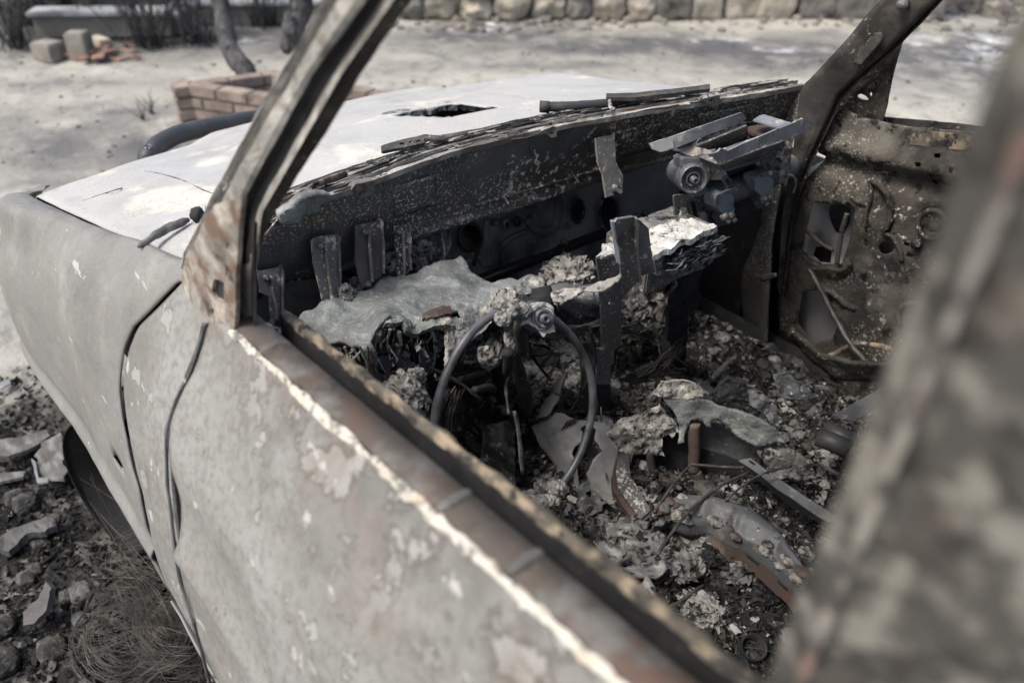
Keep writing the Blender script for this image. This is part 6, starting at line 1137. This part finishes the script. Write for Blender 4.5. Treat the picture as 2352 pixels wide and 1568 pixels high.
loosef([(1410, 610), (1500, 580), (1640, 600), (1800, 700), (1830, 790), (1760, 800), (1600, 790), (1480, 790), (1480, 700)], -.012, 'ashgrey', 'ash_crust', 'cracked pinkish ash slab right of the melted skin', 'ash', th=.02, amp=.008)
loosef([(1300, 200), (1420, 240), (1530, 350), (1545, 480), (1480, 440), (1400, 350), (1340, 330)], .012, 'seatpan', 'burnt_cloth', 'charred folded scrap on the cabin floor above the ash slab', 'scrap', th=.005, amp=.012)
loosef([(1500, 130), (1600, 110), (1760, 220), (1840, 320), (1700, 290), (1560, 290)], .012, 'seatpan', 'burnt_cloth', 'dark flat scrap farthest right on the cabin floor', 'scrap', th=.005, amp=.012)
loosef([(1050, 280), (1190, 170), (1310, 200), (1340, 320), (1320, 350), (1220, 340), (1120, 330)], .016, 'black', 'burnt_cloth', 'black burnt hump in the middle of the cabin floor', 'scrap', th=.02, amp=.012)
# small metal cap, strip of pale wood
tag(tube('steel_plug', [PT(*p, 'z', .60) for p in ZF([(785, 150), (860, 180)])], .010, M['motor'], None, 14), 'small burnt metal plug lying behind the white ash heap', 'plug')
tag(patch('wood_sliver', ZF([(1115, 118), (1150, 70), (1240, -10), (1290, -40), (1300, -20), (1240, 20), (1160, 110), (1128, 132)]), S('z', .53), M['pillar'], None, step=6, thick=.006, amp=.003, jag=1), 'pale pointed sliver lying at the front of the cabin floor', 'sliver')
tag(patch('wood_sliver', Zm(900, 740, 2.94, [(1800, 400), (1880, 350), (1920, 335), (1935, 352), (1880, 385), (1820, 412)]), S('x', .07), M['pillar'], None, step=5, thick=.006, amp=.002, jag=.6), 'short grey sliver caught beside the left console leg', 'sliver')
# --- seat slide rail and seat pan
r0 = S('z', .565)
rail_ = patch('seat_rail', ZF([(1310, 735), (1400, 718), (1480, 780), (1640, 890), (1800, 1000), (1960, 1100), (2100, 1200), (2100, 1260), (1900, 1150), (1700, 1010), (1600, 950), (1480, 850), (1380, 780)]), SI([(*ZF([(1400, 718)])[0], 'z', .575), (*ZF([(1930, 1090)])[0], 'z', .565), (*ZF([(1310, 740)])[0], 'z', .57)]), M['seatpan'], car, step=7, thick=.004, holes=[ZF([(1385, 745), (1400, 735), (1440, 765), (1425, 775)]), ZF([(1510, 825), (1525, 820), (1545, 836), (1530, 842)])], amp=.001)
rf3 = SI([(*ZF([(1380, 780)])[0], 'z', .57), (*ZF([(1880, 1130)])[0], 'z', .56), (*ZF([(1700, 1100)])[0], 'z', .53)])
patch('rail_side', ZF([(1380, 782), (1480, 852), (1600, 952), (1700, 1012), (1900, 1152), (2100, 1262), (2050, 1300), (1870, 1170), (1700, 1080), (1560, 970), (1400, 830)]), rf3, M['black'], rail_, step=7, thick=.02, amp=.001)
arc_o = ZF([(665, 1165), (700, 1120), (760, 1060), (850, 1003), (930, 990), (1000, 990), (1120, 1000), (1250, 1030), (1350, 1075), (1450, 1130), (1600, 1245), (1690, 1370), (1760, 1460), (1830, 1580)])
arc_i = ZF([(690, 1200), (740, 1170), (800, 1140), (850, 1150), (930, 1180), (990, 1195), (1110, 1185), (1180, 1235), (1280, 1290), (1400, 1335), (1540, 1440), (1640, 1530), (1720, 1600), (1790, 1700)])
zo = np.linspace(.575, .60, 14); AO = spline([PT(*p, 'z', .595) for p in arc_o], 70); AI = spline([PT(*p, 'z', .575) for p in arc_i], 70)
tt = np.linspace(0, 1, 70); rib = (np.maximum(0, np.sin(tt*6.28*5.2+1))**6)[:, None]*np.array([.0, .0, -.006])
mid1 = AO*.66+AI*.34+np.array([0, 0, .010])+rib; mid2 = AO*.3+AI*.7+np.array([0, 0, .004])+rib
sp_ = loft('seat_pan', [AO+[.012, -.006, -.05], AO+[.006, -.003, -.012], AO, mid1, mid2, AI, AI+[-.004, .008, -.03]], M['seatpan'], car, 70, .003, .0015, 12, True, 3)
loft('seat_pan_side', [AI[34:]+[-.002, .006, -.02], AI[34:]+[-.006, .014, -.05]], M['rust'], sp_, 30, .004, .002, 30)
Bq = MB()
for i in range(150):
    k = random.choice([random.randint(2, 22), random.randint(2, 66)]); f = random.random()**4; p = AI[k]*(1-f)+AO[k]*f+np.array([0, 0, .006*math.sin(f*3.1)]); r = abs(random.gauss(0, .003))+.0012; Bq.add(*lump_vf(p, (r*1.4, r*1.2, r*.6), 2, .5, 2, True, i), random.choice([0, 1, 1, 2]))
Bq.build('crust', [M['ash'], M['ashgrey'], M['rust']], sp_, False)['kind'] = 'stuff'
# --- thin rods lying across
for P, r, l in (([(690, 1120), (820, 930), (900, 830), (960, 770)], .0030, 'thin bent rod rising to the console post'), ([(960, 765), (1080, 775), (1200, 785), (1350, 790)], .0034, 'thin rod running level from the console post to the seat rail'), ([(715, 1430), (800, 1300), (930, 1130), (1060, 1010), (1220, 900), (1390, 825)], .0032, 'long thin rod lying slantwise over the seat pan'), ([(1220, 1030), (1320, 940), (1440, 860), (1540, 815), (1700, 780)], .0024, 'thin wire rod behind the seat pan, under the rail'), ([(360, 1567), (440, 1490), (520, 1440)], .0040, 'short dark rod at the near edge of the seat debris')):
    tag(tube('steel_rod', spline([PT(*p, 'z', .60) for p in ZF(P)], 24), r, M['wire'], None, 6, .2, 60), l, 'rod', 'rods lying over the seat remains')
for P, l in ((Zm(1300, 1174, 2.94, [(1060, 870), (1180, 800), (1300, 720), (1420, 690)]), 'dark bent rod lying among the near seat debris'), (Zm(1300, 1174, 2.94, [(1050, 1060), (1150, 1010), (1260, 930), (1340, 880)]), 'sooty rod lowest in the near seat debris')):
    tag(tube('steel_rod', spline([fpt(p, .01)+[0, 0, .012] for p in P], 20), .0035, M['wire'], None, 6, .2, 60), l, 'rod', 'rods lying over the seat remains')
# tubes at the far right behind the post
for P, l in (([(1890, 560), (2000, 600), (2120, 660)], 'thick black tube, lower of the pair by the near post'), ([(1940, 510), (2060, 560), (2160, 600)], 'thick black tube, upper of the pair by the near post')):
    tag(tube('black_tube', [PT(*p, 'z', .59) for p in ZF(P)], .02, M['bull'], None, 14, .05), l, 'tube', 'black tubes by the near post')
tag(patch('metal_strap', ZF([(2000, 400), (2060, 370), (2400, 180), (2400, 300), (2160, 450), (2060, 430)]), S('z', .62), M['motor'], None, step=9, thick=.004, amp=.003), 'flat grey strap slanting out from behind the near post', 'strap')
# --- ash lumps on the seat remains and under the dash
def heap(P, r, mt, label, ax=None, val=0, seed=0, name='ash_lump', amp=.5, sub=5):
    c = PT(*P, ax, val) if ax else fpt(P, .01); r = np.asarray(r, float)
    V, F = lump_vf((0, 0, 0), r*.8, min(sub, 4), amp, 2.6, True, seed); H = MB(); H.add(V, F, 0); g_ = np.random.default_rng(seed+900); rm = r.mean()
    for i in range(int(70 if rm < .03 else 130)):
        d = g_.normal(size=3); d /= np.linalg.norm(d); p = d*r*g_.uniform(.55, 1.08); s_ = rm*abs(g_.normal(.22, .09))+.0015
        A = np.array(Matrix.Rotation(g_.uniform(0, 6.3), 3, 'Z') @ Matrix.Rotation(g_.uniform(0, 3.1), 3, 'X')); a, b = np.meshgrid(np.linspace(-1, 1, 4), np.linspace(-1, 1, 4)); cv = g_.normal(0, .5)
        Q = np.stack([a.ravel(), b.ravel()*g_.uniform(.5, 1), cv*(a.ravel()**2)+g_.normal(0, .18, 16)], -1)+g_.normal(0, .15, (16, 3)); H.add(Q*s_@A+p, [[4*y+x, 4*y+x+1, 4*y+x+5, 4*y+x+4] for y in range(3) for x in range(3)], 0 if g_.uniform() < .8 else 1)
    o = mk(name, np.vstack(H.V)+c, H.F, [M[mt], M['black']], None, False, H.M); return tag(o, label, 'ash')
heap(ZW([(320, 760)])[0], (.042, .042, .045), 'ash', 'large crumpled pale ash lump hanging under the dash left of the wheel hoop', 'x', .10, 4)
heap(ZW([(410, 600)])[0], (.012, .02, .018), 'ash', 'small ash cap on top of the large crumpled lump', 'x', .10, 8)
heap(Z5([(1320, 390)])[0], (.03, .04, .045), 'ashgrey', 'grey ash curl wedged behind the third hanging bracket', 'x', .37, 5)
heap(Z5([(770, 630)])[0], (.014, .016, .02), 'ash', 'small white ash lump at the foot of the second hanging bracket', 'x', .31, 6)
heap(Z5([(850, 580)])[0], (.012, .014, .02), 'ashgrey', 'small grey ash curl beside the second hanging bracket', 'x', .34, 16)
heap(Z5([(1110, 395)])[0], (.012, .02, .02), 'ash', 'little ash lump between two hanging brackets', 'x', .37, 17)
heap(Z6([(640, 800)])[0], (.05, .06, .045), 'ash', 'cracked white ash lump with a pink tinge behind the beam', 'x', .26, 7)
heap(Z6([(560, 790)])[0], (.03, .03, .03), 'ashgrey', 'grey ash lump left of the cracked white one behind the beam', 'x', .27, 27)
heap(Z6([(1250, 1030)])[0], (.07, .085, .12), 'ash', 'tall pale ash pile between the two console legs', 'x', .29, 9)
heap(Z6([(1380, 880)])[0], (.05, .05, .07), 'ash', 'upper ash pile behind the right console leg', 'x', .33, 10)
heap(Z6([(1120, 1100)])[0], (.03, .04, .05), 'ashgrey', 'bluish ash pile beside the left console leg', 'x', .22, 12)
heap(Z5([(180, 920)])[0], (.02, .02, .016), 'ashgrey', 'grey ash lump at the left end of the melted windscreen sheet', 'z', .905, 13)
for k, (P, r, mt, l) in enumerate([((1640, 560), (.05, .045, .02), 'ashgrey', 'ash clod seen through the wheel hoop, upper right'), ((1480, 420), (.06, .05, .02), 'seatpan', 'flat grey slab seen through the wheel hoop'), ((1380, 330), (.02, .02, .018), 'ash', 'white ash tuft behind the hub'), ((1400, 600), (.03, .03, .02), 'ashgrey', 'ash clod below the flat grey slab'), ((1590, 660), (.03, .03, .02), 'ash', 'pale clod by the right edge of the wheel hoop'), ((900, 1050), (.03, .03, .03), 'ashgrey', 'grey clod on the pedal plate'), ((960, 1270), (.025, .025, .025), 'ash', 'pale clod low on the pedal plate'), ((1240, 1530), (.03, .03, .025), 'ash', 'white clod under the lower end of the wheel hoop'), ((1400, 1420), (.035, .03, .025), 'ashgrey', 'grey clod left of the tunnel cover')]):
    heap(ZW([P])[0], r, mt, l, seed=30+k, sub=4, name='ash_clod')
ZN = lambda P: Zm(1300, 1174, 2.94, P)
for k, (P, r, mt, l) in enumerate([((900, 560), (.07, .05, .022), 'ashgrey', 'broad pinkish ash crust below the left end of the seat pan'), ((1100, 360), (.03, .03, .02), 'ashgrey', 'crumbly crust on the left end of the seat pan'), ((1350, 430), (.05, .03, .016), 'ashgrey', 'ash crust along the inside of the seat pan'), ((1610, 500), (.035, .02, .014), 'rust', 'brown burnt crust under the bend of the seat pan'), ((1650, 720), (.035, .035, .03), 'ashgrey', 'grey crinkled lump inside the seat pan'), ((1420, 580), (.04, .035, .02), 'black', 'black charred mass inside the seat pan'), ((1760, 850), (.04, .04, .025), 'black', 'black charred mass at the right of the near debris'), ((1320, 1020), (.04, .035, .022), 'ash', 'pale crumbled clod in the near debris'), ((1100, 680), (.05, .03, .02), 'ashgrey', 'grey fold of ash left of the near debris'), ((1250, 690), (.03, .02, .02), 'ash', 'pale ash knob beside the grey fold')]):
    heap(ZN([P])[0], r, mt, l, seed=50+k, sub=4, name='ash_clod')
tag(patch('ash_sheet', ZN([(850, 860), (900, 830), (930, 750), (960, 790), (1000, 850), (1015, 930), (1000, 1000), (1050, 1050), (1040, 1080), (960, 1030), (930, 960), (880, 920)]), S('z', .585), M['ash'], None, True, step=5, thick=.006, amp=.012, ns=14, jag=2), 'pale twisted sheet of ash standing in the near debris', 'ash')
tag(patch('ash_sheet', ZN([(540, 590), (580, 530), (650, 520), (720, 560), (790, 610), (760, 660), (700, 700), (620, 690), (560, 640)]), S('z', .575), M['ashgrey'], None, True, step=5, thick=.006, amp=.016, ns=16, jag=2), 'curled grey flap of scale at the left of the near debris', 'ash')
tag(patch('ash_sheet', ZN([(470, 650), (560, 640), (640, 700), (760, 690), (900, 640), (1060, 640), (1090, 700), (1000, 760), (860, 740), (740, 770), (620, 760), (520, 720)]), S('z', .57), M['ashgrey'], None, True, step=5, thick=.008, amp=.018, ns=14, jag=2), 'long rumpled grey skin of ash across the near debris', 'ash')
for x, y, l in ((1580, 1460, 'round black hole mouthed can nearest the door post'), (1710, 1310, 'round black hole mouthed can above the nearest one'), (1880, 890, 'round black can mouth by the post, farthest up')):
    c = fpt(ZN([(x, y)])[0], .01); tag(turned([(.022, -.02), (.023, .012), (.020, .013), (.019, -.01), (0, -.01)], c, np.array([-.3, .3, .9]), M['black'], 'burnt_can', None, 20), l, 'can')
# --- cable bundles
def cable(P, ax, vals, n, spread, label, r=(.0012, .0022), mt='wire'):
    base_ = [PT(*p, ax, v) for p, v in zip(P, vals)]; Bc = MB()
    for i in range(n): Bc.add(*tube_vf(spline(np.array(base_)+rng.normal(0, spread, (len(P), 3)), 28), random.uniform(*r), 5, False))
    tag(Bc.build('cable_bundle', M[mt]), label, 'cables')
cable(Z6([(1480, 1230), (1440, 1320), (1360, 1420), (1240, 1500), (1080, 1560)]), 'x', (.12, .11, .09, .07, .05), 26, .010, 'thick burnt cable bundle sweeping from the right console leg to the floor')
cable(Z6([(1040, 1180), (1150, 1170), (1230, 1220), (1270, 1300)]), 'x', (.14, .15, .15, .14), 16, .010, 'dark cable knot beside the left console leg')
cable(ZW([(1250, 260), (1400, 280), (1600, 230), (1780, 200)]), 'x', (.16, .17, .18, .18), 12, .008, 'burnt cables running behind the hub')
cable(ZW([(1560, 560), (1590, 640), (1540, 740), (1490, 810)]), 'z', (.55, .545, .54, .53), 9, .006, 'bluish corroded wires on the ash inside the wheel hoop', mt='bluewire')
cable(ZW([(680, 700), (660, 900), (640, 1100), (640, 1300)]), 'x', (.08, .08, .06, .04), 12, .009, 'burnt loom hanging left of the pedals')
cable(ZW([(60, 400), (100, 560), (120, 720)]), 'x', (.14, .13, .12), 8, .006, 'wires hanging from the drip of melted glass')
cable(ZW([(1180, 600), (1280, 630), (1380, 690), (1470, 730)]), 'x', (.03, .03, .02, .02), 2, .001, 'thin black wire crossing inside the wheel hoop')
cable(ZF([(1200, 150), (1320, 190), (1430, 290), (1500, 360), (1560, 400)]), 'z', (.62, .62, .61, .60, .59), 5, .004, 'thin bluish wires over the black hump', mt='bluewire')
cable(Z6([(1480, 1500), (1400, 1480), (1350, 1440)]), 'x', (.06, .07, .08), 10, .012, 'wires spilling at the foot of the right console leg')
